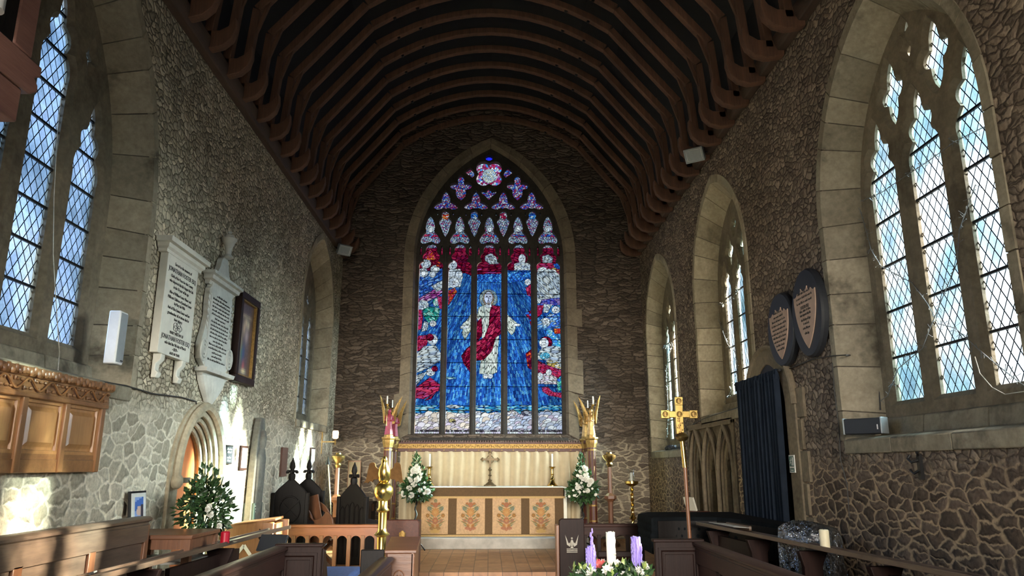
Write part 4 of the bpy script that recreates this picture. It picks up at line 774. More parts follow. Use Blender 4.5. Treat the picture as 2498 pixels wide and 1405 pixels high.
board('notice_board', 'dark green lettered board at the foot of the stone effigy', 'notice', 11.30, 0.60, 0.40, 0.60, M['green'], None, 0.15, 0.02, None)
scribble([(0, .55, .16), (0, .51, .14), (0, .47, .12), (0, .43, .08)] + [(0, .31 - .045 * k, .17) for k in range(7)], list(C.objects)[-1], M['paper'], -0.152, 0.028, 13)
board('wooden_board', 'plain brown wooden board fixed above the carved dark seats', 'board', 13.0, 1.55, 0.34, 0.48, M['brownb'], None, 0.035)
board('framed_notice', 'pale framed sheet on the left wall close to the east corner', 'notice', 15.05, 1.60, 0.34, 0.48, M['dark'], M['paper'], 0.03, 0.03)
# lamps
t = onwall('wall_lamp', 'lit brass wall lamp with glowing shade below the far left window', 'lamp', 'l', 15.9, 2.22)
MB().bar((0, 0, 0), (0, -0.30, 0), 0.02, 0.02).tube([(0, -0.28, -0.06), (0, -0.28, 0.06)], 0.018, 8).box(-0.02, 0.02, -0.015, 0, -0.25, 0.2).build('bracket', M['brassd'], t)
ge = G('lamp_glow'); ge.b.inputs['Emission Color'].default_value = (1, .62, .28, 1); ge.b.inputs['Emission Strength'].default_value = 4.0; ge.fin(S(255, 220, 170))
MB().lathe([(0.03, 0.06), (0.06, 0.08), (0.065, 0.2), (0.05, 0.23)], (0, -0.28, 0), 14).build('shade', ge.m, t)
def flood(label, loc, rz, tilt):
    t = thing('floodlight', label, 'floodlight', loc, rz, 'floodlights under the wall plates'); T = Matrix.Rotation(tilt, 4, 'X')
    fr_ = MB(); fr_.box(-0.15, 0.15, -0.05, 0.06, -0.11, 0.11); fr_.build('body', M['grey'], t, 0.015, T=T)
    mb = MB(); ra = lambda sx, sz, y: [(-sx, y, -sz), (sx, y, -sz), (sx, y, sz), (-sx, y, sz)]
    mb.loft([ra(0.13, 0.09, -0.055), ra(0.05, 0.03, -0.02)], True); mb.add(ra(0.05, 0.03, -0.02), [(0, 1, 2, 3)]); mb.build('reflector', M['white'], t, smooth=0, T=T)
    MB().loft([ra(0.155, 0.115, -0.05), ra(0.155, 0.115, -0.065), ra(0.128, 0.088, -0.065), ra(0.128, 0.088, -0.05)], True).build('rim', M['grey'], t, smooth=0, T=T)
    MB().tube([(-0.17, 0.0, 0), (-0.17, 0.13, 0.06), (0.17, 0.13, 0.06), (0.17, 0.0, 0)], 0.012, 6).tube([(0, 0.13, 0.06), (0, 0.25, 0.10)], 0.015, 6).build('bracket', M['iron'], t)
flood('floodlight under the left wall plate near the east wall', (-3.26, 15.9, 6.42), math.radians(38), math.radians(32)); flood('larger floodlight under the right wall plate above the middle window', (3.30, 11.0, 6.62), math.radians(-35), math.radians(32))
# cable along the left wall
t = MB().tube([(XL + 0.02, y, z) for y, z in ((4.2, 2.40), (6.0, 2.42), (7.2, 2.46), (7.8, 2.44), (8.5, 2.47), (8.95, 2.46), (9.0, 2.33), (9.05, 2.30))], 0.009, 6).build('electric_cable', M['wire']); tag(t, 'dark cable running along the left wall under the tablets', 'cable')
# ---------------------------------------------------------------- right wall: stone seats, curtained doorway, ovals
sd = onwall('stone_seats', 'three-arched carved stone seats recessed in the right wall', 'stone seats', 'r', 12.17, 0.45); struct(sd)
def tref(c, w, z0, zs, h):
    r_ = chain([(c + w, z0), (c + w, zs)], arcb((c + w, zs), (c + w * 0.68, zs + h * 0.34), -0.05, 5), arcb((c + w * 0.68, zs + h * 0.34), (c + w * 0.42, zs + h * 0.64), -0.05, 5), arcb((c + w * 0.42, zs + h * 0.64), (c, zs + h), -0.03, 5)); return r_ + [(2 * c - u, v) for u, v in reversed(r_[:-1])]
cs = (-0.79, 0.0, 0.79); vs, fs = plate2d(rectp(-1.2, 1.2, 0, 1.92), [tref(c, 0.25, 0.06, 1.05, 0.52) for c in cs], 0.06, 0.02)
MB().add([(u, wv + 0.06, v) for u, v, wv in vs], fs).build('cusped_screen', M['ashe'], sd, smooth=30)
MB().box(-1.2, 1.2, 0.55, 0.6, 0, 1.95).build('back', M['ashe'], sd); MB().box(-1.2, 1.2, 0.0, 0.56, -0.02, 0.04).build('seat', M['ashe'], sd); MB().box(-1.2, 1.2, 0.0, 0.56, 1.90, 1.95).build('top', M['ashe'], sd)
for x in (-1.19, 1.19): MB().box(x - 0.02, x + 0.02, 0.0, 0.56, 0, 1.92).build('cheek', M['ashe'], sd)
for c in cs:
    for a, y, r_ in ((0.385, -0.02, 0.034), (0.315, 0.03, 0.028)): MB().tube([(c + u, y, v) for u, v in archp(0, a, 0.06, 1.12, 0.74 * a / 0.385)], r_, 8).build('arch_roll', M['ashe'], sd)
for c in (-0.4, 0.4): MB().prism([(c - 0.05, 0.1), (c - 0.05, 0.0), (c, -0.06), (c + 0.05, 0.0), (c + 0.05, 0.1)], 0.0, 0.42, 'z').build('pier_base', M['ashe'], sd, 0.01)
mb = MB()
for b in ((-1.29, -1.19, 0, 1.95), (1.19, 1.29, 0, 1.95), (-1.29, 1.29, 1.88, 1.98)): mb.box(b[0], b[1], -0.03, 0.02, b[2], b[3])
mb.build('frame', M['ashe'], sd, 0.012)
dr = onwall('door_2', 'pointed stone door arch with shade-dark head above the navy curtain', 'door', 'r', 9.36, 0.0); struct(dr)
ring2(0.52, 0.80, 0.02, -0.05, 0.0, 2.42, 0.56, 0.76).build('surround', M['ashe'], dr, 0.01); roll(0.80, 0.78, -0.05, 0.035, 2.42, 2.42).build('hood_mould', M['ashe'], dr)
MB().prism(archp(0, 0.53, 0.0, 2.42, 0.57), -0.03, 0.02, 'y').build('recess_shade', M['iron'], dr)  # flat dark slab stands in for the shade of a recess
mb = MB()
for k in range(7): mb.box(-0.98 if k % 2 else -0.9, -0.76, -0.03, 0.02, 0.1 + 0.36 * k, 0.44 + 0.36 * k).box(0.76, 0.9 if k % 2 else 1.0, -0.03, 0.02, 0.1 + 0.36 * k, 0.44 + 0.36 * k)
mb.build('quoins', M['ashe'], dr, 0.008)
def drape(x0, x1, z0, z1, y, folds, amp, seed, flare=1.0, th=0.012):
    r_ = random.Random(seed); n = int((x1 - x0) / (abs(x1 - x0) / (folds * 10))); ph = [r_.uniform(0, 6.28) for _ in range(4)]; am = [r_.uniform(0.6, 1.3) for _ in range(folds * 2 + 3)]; rows = []
    for j in range(13):
        v = j / 12; row = []
        for i in range(folds * 10 + 1):
            u = i / (folds * 10); w_ = am[int(u * folds * 2)] * (0.55 + 0.45 * v); off = amp * w_ * math.sin(2 * PI * folds * (u + 0.012 * math.sin(5 * u + ph[0]) + 0.006 * math.sin(17 * u + 3 * v + ph[1])))
            row.append((x0 + (x1 - x0) * (0.5 + (u - 0.5) * (1 + (flare - 1) * v)), y - 0.0 + off, z1 + (z0 - z1) * v + (0.004 * math.sin(u * 40) if j == 0 else 0)))
        rows.append(row)
    back = [[(a, b + th, c) for a, b, c in row] for row in rows]
    mb = MB(); mb.loft(rows, False); mb.loft(back, False); mb.loft([rows[0], back[0]], False); mb.loft([rows[-1], back[-1]], False); return mb
cu_ = onwall('door_curtain', 'floor-length navy velvet curtain over the right doorway', 'curtain', 'r', 9.62, 0.0)
drape(-0.74, 0.78, 0.12, 2.80, -0.12, 13, 0.045, 3, 0.98).build('cloth', M['navy'], cu_, smooth=80); drape(-0.75, 0.79, 2.74, 2.86, -0.12, 40, 0.02, 4).build('heading', M['navy'], cu_, smooth=80)
MB().tube([(-0.82, -0.10, 2.84), (0.84, -0.10, 2.84)], 0.015, 8).build('pole', M['iron'], cu_)
def oval(u, z, a, b, label, lines, sc2):
    t = onwall('oval_memorial', label, 'memorial tablet', 'r', u, z, 0.014, 'black oval memorials'); n = 40
    rg = lambda k, y: [(a * k * math.cos(2 * PI * i / n), y, b * k * math.sin(2 * PI * i / n)) for i in range(n)]
    mb = MB(); mb.loft([rg(1.0, 0.0), rg(1.0, -0.05), rg(0.96, -0.075)], True); mb.add(rg(0.96, -0.075), [tuple(range(n))]); mb.build('backing', M['slate'], t, smooth=30)
    w_ = a * 0.72; h_ = b * 0.80
    ptsl = chain([(0, -h_)], arcb((0, -h_), (w_, h_ * 0.55), -w_ * 0.28, 10), arcb((w_, h_ * 0.55), (w_ * 0.62, h_ * 0.62), 0.05 * a, 5), arcb((w_ * 0.62, h_ * 0.62), (w_ * 0.30, h_ * 0.72), 0.04, 5), arcb((w_ * 0.30, h_ * 0.72), (-w_ * 0.30, h_ * 0.72), 0.09 * b, 8), arcb((-w_ * 0.30, h_ * 0.72), (-w_ * 0.62, h_ * 0.62), 0.04, 5), arcb((-w_ * 0.62, h_ * 0.62), (-w_, h_ * 0.55), 0.05 * a, 5), arcb((-w_, h_ * 0.55), (0, -h_), -w_ * 0.28, 10))[:-1]
    MB().prism(ptsl, -0.085, -0.05, 'y').build('shield', M['pinkst'], t, smooth=20)
    lettering([(s_, 0, zz * b, sz) for s_, zz, sz in lines], t, M['ink'], y=-0.087, sx=0.75)
    return t
o1 = oval(8.69, 3.32, 0.40, 0.45, 'smaller black oval memorial with buff shield, nearer the east wall', [('AGED', 0, -.50, .045)][:0], 1)
scribble([(0, 0.20 - 0.05 * k, w_) for k, w_ in enumerate((.10, .14, .2, .22, .2, .23, .2, .18, .12, .10))], o1, M['ink'], -0.087, 0.028, 9)
o2 = oval(7.92, 3.37, 0.39, 0.50, 'larger black oval memorial with buff shield, beside the large window', [('FOSTER ESQ', .10, .052), ('who departed this life', -.06, .042), ('the 5th day of Sept', -.17, .042), ('in the 58th year', -.36, .038), ('of his Age', -.48, .038)], 1)
scribble([(0, 0.22, .16), (0, 0.17, .2), (0, 0.115, .2), (0, 0.015, .14), (0, -0.13, .07)], o2, M['ink'], -0.087, 0.028, 10)
t = onwall('monitor_loudspeaker', 'black box loudspeaker lying on the right window sill', 'loudspeaker', 'r', 7.12, 2.01, -0.02); t.rotation_euler = (0, 0, -PI / 2 + 0.62)
MB().box(-0.18, 0.18, -0.05, 0.08, 0, 0.15).build('cabinet', M['dkgrey'], t, 0.01)
for x in (-0.185, 0.185): MB().box(x - 0.007, x + 0.007, -0.055, 0.08, -0.0, 0.155).build('end_plate', M['grey'], t, 0.004)
MB().box(0.145, 0.155, -0.053, -0.048, 0.04, 0.085).build('badge', M['white'], t)
t = onwall('exit_sign', 'small white fire exit notice with green symbol beside the navy curtain', 'sign', 'r', 8.74, 1.64, 0.055)
MB().box(-0.075, 0.075, -0.012, 0, 0, 0.20).build('panel', M['paper'], t); gsig = simple('sign_green', S(52, 96, 84), 0.5); mb = MB(); mb.box(-0.06, 0.06, -0.014, -0.01, 0.07, 0.185); mb.box(-0.06, 0.06, -0.014, -0.01, 0.012, 0.05); mb.build('symbol_field', gsig, t)
mb = MB(); mb.box(0.02, 0.05, -0.0155, -0.012, 0.08, 0.175); mb.ball((-0.015, -0.014, 0.165), (0.008, 0.003, 0.008), 8, 5)
for p, q in (((-0.015, 0.155), (-0.02, 0.125)), ((-0.02, 0.125), (0.0, 0.105)), ((0.0, 0.105), (-0.005, 0.082)), ((-0.02, 0.125), (-0.04, 0.10)), ((-0.015, 0.15), (0.01, 0.14)), ((-0.015, 0.15), (-0.038, 0.135))): mb.bar((p[0], -0.014, p[1]), (q[0], -0.014, q[1]), 0.004, 0.006)
mb.build('running_figure', M['white'], t); lettering([('Fire exit', 0, 0.022, 0.024)], t, M['white'], 'lettering', -0.0145)
t = onwall('wall_hook', 'black iron double hook fixed to the right wall below the large window', 'hook', 'r', 6.2, 1.60)
MB().box(-0.02, 0.02, -0.03, 0, 0, 0.2).tube([(0, -0.02, 0.16), (-0.03, -0.07, 0.14), (-0.06, -0.08, 0.17), (-0.06, -0.06, 0.2)], 0.011, 6).tube([(0, -0.02, 0.08), (-0.03, -0.06, 0.05), (-0.06, -0.07, 0.08)], 0.011, 6).tube([(0, -0.02, 0.19), (0.05, -0.06, 0.22)], 0.011, 6).build('iron', M['iron'], t)
# cables and strings of little lights
def string(label, pts, seed, spike=0.05, n=9):
    r_ = random.Random(seed); mb = MB(); P_ = [Vector(p) for p in pts]; mb.tube(P_, 0.004, 4)
    for a, b in zip(P_[:-1], P_[1:]):
        for i in range(max(2, int((b - a).length / 0.028))):
            p = a.lerp(b, r_.random()); d = Vector((r_.uniform(-.5, .5), r_.uniform(-1, 1), r_.uniform(-1, 1))).normalized() * spike * r_.uniform(0.6, 1.4); mb.bar(p, p + d, 0.003, 0.003)
            if r_.random() < 0.5: mb.ball(p + d, 0.006, 4, 3)
    return tag(mb.build('string_lights', M['twig']), label, 'string lights', 'strings of little lights')
gp = lambda pts, X: [tuple(at(0, X, x, y)) for x, y in pts]
string('string of tiny lights draped across the mullions of the large right window', gp([(2090, 495), (2150, 470), (2205, 432), (2262, 395), (2330, 345), (2400, 310), (2440, 300)], 3.93), 1)
string('string of tiny lights winding down the left edge of the large right window', gp([(2095, 500), (2112, 560), (2125, 610), (2150, 650), (2225, 690), (2262, 740), (2290, 790), (2330, 800), (2385, 850), (2420, 880), (2490, 935)], 3.92), 2)
string('string of tiny lights looping by the sill of the large right window', gp([(2380, 450), (2340, 560), (2335, 640), (2310, 700), (2265, 810), (2250, 850), (2190, 900), (2165, 965), (2120, 1000)], 3.90), 3)
string('string of tiny lights across the middle right window', gp([(1745, 745), (1765, 742), (1788, 725), (1808, 700)], 3.90), 4); string('string of tiny lights hanging down the middle right window', gp([(1745, 755), (1760, 800), (1775, 840), (1795, 860), (1800, 900), (1780, 960), (1765, 985)], 3.90), 5)
string('string of tiny lights in the far right window', gp([(1612, 850), (1625, 845), (1640, 838), (1625, 900), (1630, 1000), (1628, 1060), (1612, 1095)], 3.88), 6)
t = MB().tube(gp([(1690, 1035), (1720, 1020), (1812, 990)], 3.57) + gp([(1812, 945), (1880, 918), (1985, 875), (2035, 868), (2064, 866)], 3.57) + [tuple(at(1, yy, x, y)) for x, y, yy in ((2075, 866, 7.44), (2132, 868, 7.33), (2142, 885, 7.32), (2145, 960, 7.31), (2148, 1000, 7.30))], 0.007, 6).build('electric_cable', M['wire']); tag(t, 'dark cable looping along the right wall under the oval memorials', 'cable')
t = MB().tube(gp([(2030, 885), (2036, 960), (2046, 1040), (2050, 1120), (2066, 1180), (2072, 1262)], 3.58), 0.005, 6).build('electric_cable', M['wire']); tag(t, 'thin dark wire hanging down the right wall below the ovals', 'cable')
t = MB().tube(gp([(2378, 870), (2390, 910), (2420, 945), (2452, 962), (2498, 955)], 3.85), 0.004, 6).build('white_cord', M['cord']); tag(t, 'white cord looped across the right window sill', 'cord')
t = MB().tube([tuple(at(0, -3.72, x, y)) for x, y in ((150, 240), (140, 330), (132, 480), (130, 620), (138, 760), (145, 860))] + [tuple(at(0, -3.44, x, y)) for x, y in ((140, 925), (128, 1010), (115, 1148))], 0.0035, 6).build('white_cord', M['cord']); tag(t, 'white blind cord hanging in the left window and over the panelling', 'cord')
# ---------------------------------------------------------------- altar and what stands round it
def leafcloud(n, c, rad, size, seed, down=0.0, mb=None):
    r_ = random.Random(seed); mb = mb or MB()
    for _ in range(n):
        while True:
            p = Vector((r_.uniform(-1, 1), r_.uniform(-1, 1), r_.uniform(-1, 1)))
            if p.length < 1: break
        k = 0.45 + 0.55 * p.length; q = Vector((c[0] + p.x * rad[0], c[1] + p.y * rad[1], c[2] + p.z * rad[2]))
        d = (Vector((p.x, p.y, p.z - down + r_.uniform(-.3, .3))) + Vector((r_.uniform(-.5, .5),) * 3)).normalized(); s_ = size * r_.uniform(.6, 1.3)
        w_ = d.cross(Vector((r_.uniform(-1, 1), r_.uniform(-1, 1), 1))).normalized() * s_ * 0.32; nn = d.cross(w_).normalized() * s_ * 0.12
        mb.add([q, q + d * s_ * 0.45 + w_ + nn, q + d * s_, q + d * s_ * 0.45 - w_ + nn, q + d * s_ * 0.5 - nn], [(0, 1, 4), (1, 2, 4), (2, 3, 4), (3, 0, 4)])
    return mb
def bloom_mesh(r, seed, petals=(16, 13, 9, 5)):
    r_ = random.Random(seed); mb = MB(); mb.ball((0, 0, 0), r * 0.35, 8, 5)
    for k, n in enumerate(petals):
        el = 0.15 + 0.36 * k; 
        for i in range(n):
            a = 2 * PI * (i + 0.5 * (k % 2)) / n + r_.uniform(-.1, .1); e = el + r_.uniform(-.1, .1); d = Vector((math.cos(a) * math.cos(e), -math.sin(e), math.sin(a) * math.cos(e))); t_ = Vector((-math.sin(a), 0, math.cos(a))) * r * 0.23; u = d.cross(t_).normalized() * r * 0.1
            p = d * r * 0.2; q = d * r * (1.0 - 0.06 * k); mb.add([p, p.lerp(q, .55) + t_ + u, q, p.lerp(q, .55) - t_ + u, p.lerp(q, .6) - u], [(0, 1, 4), (1, 2, 4), (2, 3, 4), (3, 0, 4)])
    return mb
t = thing('altar', 'altar with gold damask frontal, brown bands and four embroidered panels', 'altar', (0.04, 15.3, 0.375))
AX = 1.49
MB().box(-AX + 0.01, AX - 0.01, 0.01, 0.85, 0, 0.90).build('table', M['orph'], t)
gx_ = lambda px: (px - 1195) / 122.3
for a, b in ((1028, 1093), (1113, 1182), (1200, 1270), (1290, 1352)): MB().box(gx_(a), gx_(b), -0.008, 0.012, 0.045, 0.76).build('panel', M['damask'], t, 0.003)
for a, b in ((1012, 1028), (1093, 1113), (1182, 1200), (1270, 1290), (1352, 1378)): MB().box(gx_(a), gx_(b), -0.004, 0.012, 0.03, 0.76).build('orphrey', M['orph'], t)
MB().box(-AX, AX, -0.02, 0.02, 0.75, 0.93).build('superfrontal', M['orph'], t, 0.006); MB().box(-AX, AX, -0.024, 0.0, 0.725, 0.765).build('fringe', M['fringe'], t); MB().box(-AX, AX, -0.014, 0.0, 0.0, 0.035).build('fringe', M['fringe'], t)
MB().box(-AX - 0.01, AX + 0.01, -0.012, 0.9, 0.93, 0.945).box(AX, AX + 0.03, 0.0, 0.85, 0.1, 0.94).box(AX - 0.03, AX + 0.035, -0.02, 0.02, 0.25, 0.94).build('linen_cloth', M['linen'], t, 0.004)
EMB = [S(176, 124, 64), S(158, 100, 66), S(124, 126, 96), S(104, 120, 112), S(190, 152, 88), S(146, 108, 60), S(126, 118, 72), S(170, 116, 84)]
for ci, px in enumerate((1062, 1147, 1234, 1318)):
    r_ = random.Random(40 + ci % 2); mb = MB(); cols = []; cx = gx_(px)
    def petal(x, z, a, l, w_, c):
        d = Vector((math.sin(a), 0, math.cos(a))); n_ = Vector((d.z, 0, -d.x)); p = Vector((x, -0.012, z)); mb.add([p, p + d * l * .5 + n_ * w_ + Vector((0, -.006, 0)), p + d * l, p + d * l * .5 - n_ * w_ + Vector((0, -.006, 0))], [(0, 1, 2, 3)]); cols.append(c)
    def flower(x, z, r, c, c2, n=9):
        for k in range(n): petal(x, z, 2 * PI * k / n, r, r * .3, c)
        for k in range(6): petal(x, z, 2 * PI * k / 6 + .3, r * .5, r * .2, c2)
    for z, r, c, c2 in ((0.30, .075, EMB[1], EMB[4]), (0.46, .10, EMB[0], EMB[4]), (0.60, .06, EMB[1], EMB[7]), (0.68, .04, EMB[2], EMB[4])): flower(cx, z, r, c, c2, 12)
    for s_ in (-1, 1):
        for dx, z, r, c, c2 in ((.12, .53, .05, EMB[3], EMB[2]), (.15, .40, .05, EMB[5], EMB[0]), (.11, .30, .05, EMB[7], EMB[1]), (.07, .62, .035, EMB[1], EMB[4]), (.05, .20, .05, EMB[0], EMB[1])): flower(cx + s_ * dx, z, r, c, c2, 8)
        for k in range(9): petal(cx + s_ * .02, .16 + .05 * k, s_ * (1.0 + .12 * math.sin(k)), .16 + .05 * math.sin(k * 1.3), .016, EMB[6] if k % 2 else EMB[2])
        for k in range(4): petal(cx, .10 + .02 * k, s_ * (.5 + .4 * k), .12, .03, EMB[5] if ci % 3 == 0 else EMB[1])
    if ci % 3 == 0:
        for k in range(9): petal(cx, .07, -1.3 + 2.6 * k / 8, .12, .022, EMB[4])
    setcol(mb.build('embroidery', M['attr'], t, smooth=0), cols)
# cross and candles on the altar
AT = 0.375 + 0.945
t = thing('altar_cross', 'bronze altar cross with ringed head standing in the middle of the altar', 'cross', (0.03, 15.98, AT))
MB().lathe([(0.13, 0), (0.13, 0.02), (0.10, 0.03), (0.07, 0.06), (0.03, 0.09), (0.045, 0.12), (0.02, 0.15), (0.02, 0.20), (0.04, 0.215), (0.02, 0.24), (0.018, 0.30), (0.045, 0.33), (0.018, 0.36), (0.016, 0.40)], n=20).build('stem', M['bronze'], t)
mb = MB(); mb.box(-0.022, 0.022, -0.015, 0.015, 0.38, 0.68).box(-0.16, 0.16, -0.0135, 0.0135, 0.52, 0.564)
for x, z in ((-.16, .542), (.16, .542), (0, .68)):
    for k in range(3):
        a = math.atan2(z - .542, x) + (k - 1) * PI / 2 if (x or z > .6) else 0; mb.ball((x + .022 * math.cos(a), 0, z + .022 * math.sin(a)), (.022, .016, .022), 8, 6)
mb.tube([(0.075 * math.cos(a), 0, 0.542 + 0.075 * math.sin(a)) for a in [2 * PI * k / 24 for k in range(24)]], 0.010, 6, closed=True); mb.build('head', M['bronze'], t)
def candlestick(label, x, y, zb, h_, hc, g_='tall candlesticks on the altar'):
    t = thing('candlestick', label, 'candlestick', (x, y, zb), 0, g_)
    MB().lathe([(0.11, 0), (0.11, 0.015), (0.09, 0.03), (0.055, 0.07), (0.04, 0.12), (0.05, 0.14), (0.028, 0.17), (0.026, h_ * .55), (0.042, h_ * .58), (0.026, h_ * .62), (0.024, h_ * .86), (0.05, h_ * .93), (0.075, h_ * .97), (0.07, h_ * .985), (0.02, h_)], n=20).build('stick', M['brass'], t)
    c = thing('candle', 'white candle in the ' + label, 'candle', (x, y, zb + h_)); MB().lathe([(0.021, 0), (0.021, hc - 0.006), (0.012, hc), (0.002, hc)], n=14).build('wax', M['wax'], c); MB().tube([(0, 0, hc), (0.002, 0, hc + 0.014)], 0.002, 5).build('wick', M['iron'], c)
candlestick('right brass candlestick at the end of the altar', 1.34, 15.98, AT, 0.40, 0.26); candlestick('left brass candlestick behind the white flowers on the altar', -1.24, 15.98, AT, 0.40, 0.26)
# riddel posts, beams and curtains
def post(label, x, y):
    t = thing('riddel_post', label, 'post', (x, y, 0.375 if y > 15 else 0.173), 0, 'red and gold posts round the altar')
    oc = lambda r, z: [(r * math.cos(PI / 8 + PI / 4 * k), r * math.sin(PI / 8 + PI / 4 * k), z) for k in range(8)]
    MB().loft([oc(.17, 0), oc(.17, .05), oc(.15, .06), oc(.11, .22), oc(.09, .24)], True, True).build('base', M['red'], t, 0.004, smooth=20)
    MB().loft([oc(.085, .24), oc(.085, 1.72)], True, True).build('shaft', M['red'], t, smooth=20)
    mb = MB()
    for z in (.26, .56, 1.66): mb.loft([oc(.093, z), oc(.093, z + .03)], True, True)
    for k in range(8):
        a = PI / 4 * k + PI / 8; mb.tube([(.083 * math.cos(a), .083 * math.sin(a), .26), (.083 * math.cos(a), .083 * math.sin(a), 1.7)], 0.006, 5)
    mb.build('gilt_bands', M['gilt'], t, smooth=20)
    MB().loft([oc(.10, 1.72), oc(.11, 1.78), (oc(.125, 1.82)), oc(.125, 1.87), oc(.145, 1.90), oc(.145, 1.93)], True, True).build('capital', M['gilt'], t, smooth=20)
PXL, PXR, PYF, PYB = -2.06, 2.12, 15.52, 16.45
post('front left riddel post beside the altar curtains', PXL, PYF); post('back left riddel post at the end of the gilded beam', PXL, PYB); post('front right riddel post beside the altar curtains', PXR, PYF); post('back right riddel post at the end of the gilded beam', PXR, PYB)
def beam(label, p, q):
    L_ = (Vector(q) - Vector(p)).length; t = thing('riddel_beam', label, 'beam', p, math.atan2(q[1] - p[1], q[0] - p[0]))
    MB().box(0, L_, -0.05, 0.05, 0, 0.07).box(0, L_, -0.065, 0.065, 0.165, 0.20).build('rail', M['mahog'], t, 0.006); MB().box(0, L_, -0.045, 0.045, 0.07, 0.165).build('core', M['gilt'], t)
    mb = MB(); x = 0.03; k = 0
    while x < L_ - 0.03:
        mb.ball((x, -0.05, 0.118 + 0.02 * math.sin(k * 1.9)), (.026, .016, .018), 6, 4); mb.ball((x + .018, -0.052, 0.118 - 0.024 * math.sin(k * 1.9)), (.012, .012, .016), 6, 4); x += 0.042; k += 1
    mb.build('carved_band', M['gilt'], t); mb = MB(); x = 0.02
    while x < L_: mb.box(x, x + .02, -0.06, 0.06, 0.20, 0.235); x += 0.055
    mb.build('cresting', M['mahog'], t, smooth=0); mb = MB(); x = 0.25
    while x < L_: mb.ball((x, -0.052, .035), (.02, .008, .012), 8, 4); x += 0.25
    mb.build('rosette', M['gilt'], t)
beam('long gilded beam above the cream altar curtain', (PXL + .09, PYB, 2.03), (PXR - .09, PYB, 2.03)); beam('short gilded side beam on the left of the altar', (PXL, PYF + .09, 2.03), (PXL, PYB - .09, 2.03)); beam('short gilded side beam on the right of the altar', (PXR, PYF + .09, 2.03), (PXR, PYB - .09, 2.03))
t = thing('altar_curtain', 'long cream pleated curtain hanging behind the altar', 'curtain', (0, PYB, 0.40)); drape(PXL + .15, PXR - .15, 0, 1.64, -.03, 17, 0.055, 8, 1.0, 0.006).build('cloth', M['curt'], t, smooth=80)
for lb, x in (('cream side curtain on the left of the altar', PXL), ('cream side curtain on the right of the altar', PXR)):
    t = thing('altar_curtain', lb, 'curtain', (x, (PYF + PYB) / 2, 0.40), PI / 2); drape(-.33, .33, 0, 1.64, 0.0, 7, 0.03, 9, 1.0, 0.006).build('cloth', M['curt'], t, smooth=80)
def angel(label, x, y, robe, sd_, rz):
    t = thing('angel_statue', label, 'statue', (x, y, 2.305), rz, 'gilded angels on the riddel posts'); MB().loft([[(r * math.cos(PI / 4 * k), r * math.sin(PI / 4 * k), z) for k in range(8)] for r, z in ((.10, 0), (.10, .04), (.085, .05))], True, True).build('plinth', M['gilt'], t)
    n = 20; rings = []
    for z, rx, ry in ((.05, .085, .075), (.12, .075, .068), (.22, .062, .055), (.32, .062, .05), (.39, .075, .05), (.44, .07, .045), (.465, .03, .028), (.485, .026, .026)): rings.append([(rx * (1 + .09 * math.sin(7 * a) * (z < .35)) * math.cos(a), ry * (1 + .09 * math.sin(7 * a) * (z < .35)) * math.sin(a), z) for a in [2 * PI * k / n for k in range(n)]])
    mb = MB(); mb.loft(rings, True, True); mb.ball((0, -.006, .525), (.036, .04, .05), 12, 8)
    for s_ in (-1, 1): mb.tube([(s_ * .07, 0, .42), (s_ * .085, -.03, .34), (s_ * .03 - .02 * sd_, -.085, .33)], [.022, .020, .014], 8); mb.ball((s_ * .03 - .02 * sd_, -.09, .335), .016, 8, 6)
    mb.build('figure', robe, t); MB().ball((0, .006, .54), (.043, .043, .045), 10, 6).build('hair', M['brassd'], t)
    MB().tube([(0.06 * math.cos(a), .03, .53 + .06 * math.sin(a)) for a in [2 * PI * k / 20 for k in range(20)]], .005, 5, closed=True).build('halo', M['gilt'], t)
    for s_ in (-1, 1):
        mb = MB(); mb.prism(chain([(s_ * .01, .36), (s_ * .06, .26), (s_ * .11, .28), (s_ * .13, .40), (s_ * .16, .55), (s_ * .21, .72), (s_ * .25, .84), (s_ * .19, .76), (s_ * .13, .66), (s_ * .07, .52), (s_ * .03, .44)])[::s_], .045, .06, 'y')
        for k in range(7): mb.tube([(s_ * (.04 + .012 * k), .042, .42 - .02 * k), (s_ * (.09 + .016 * k), .04, .40 + .06 * k)], [.012, .004], 5)
        mb.build('wing', M['gilt'], t, T=Matrix.Rotation(s_ * -0.5, 4, 'Z'))
    MB().lathe([(.014, .22), (.008, .25), (.007, .62), (.014, .63), (.04, .655), (.045, .66), (.01, .665)], (-.09 * sd_, -.09, 0), 12).build('candle_staff', M['brass'], t)
    c = thing('candle', 'white candle carried by the ' + label, 'candle', tuple(Vector((x, y, 2.305)) + Matrix.Rotation(rz, 3, 'Z') @ Vector((-.09 * sd_, -.09, .665)))); MB().lathe([(.014, 0), (.014, .16), (.002, .165)], n=10).build('wax', M['wax'], c)
rob = simple('angel_crimson', S(150, 48, 66), 0.5, var=.3); goldr = simple('angel_gold', S(190, 150, 90), 0.4, .4, .3)
angel('crimson-robed angel on the front left post', PXL, PYF, rob, 1, .5); angel('crimson-robed angel on the back left post', PXL, PYB, rob, 1, .4); angel('gold-robed angel on the front right post', PXR, PYF, goldr, -1, -.5); angel('gold-robed angel on the back right post', PXR, PYB, goldr, -1, -.4)
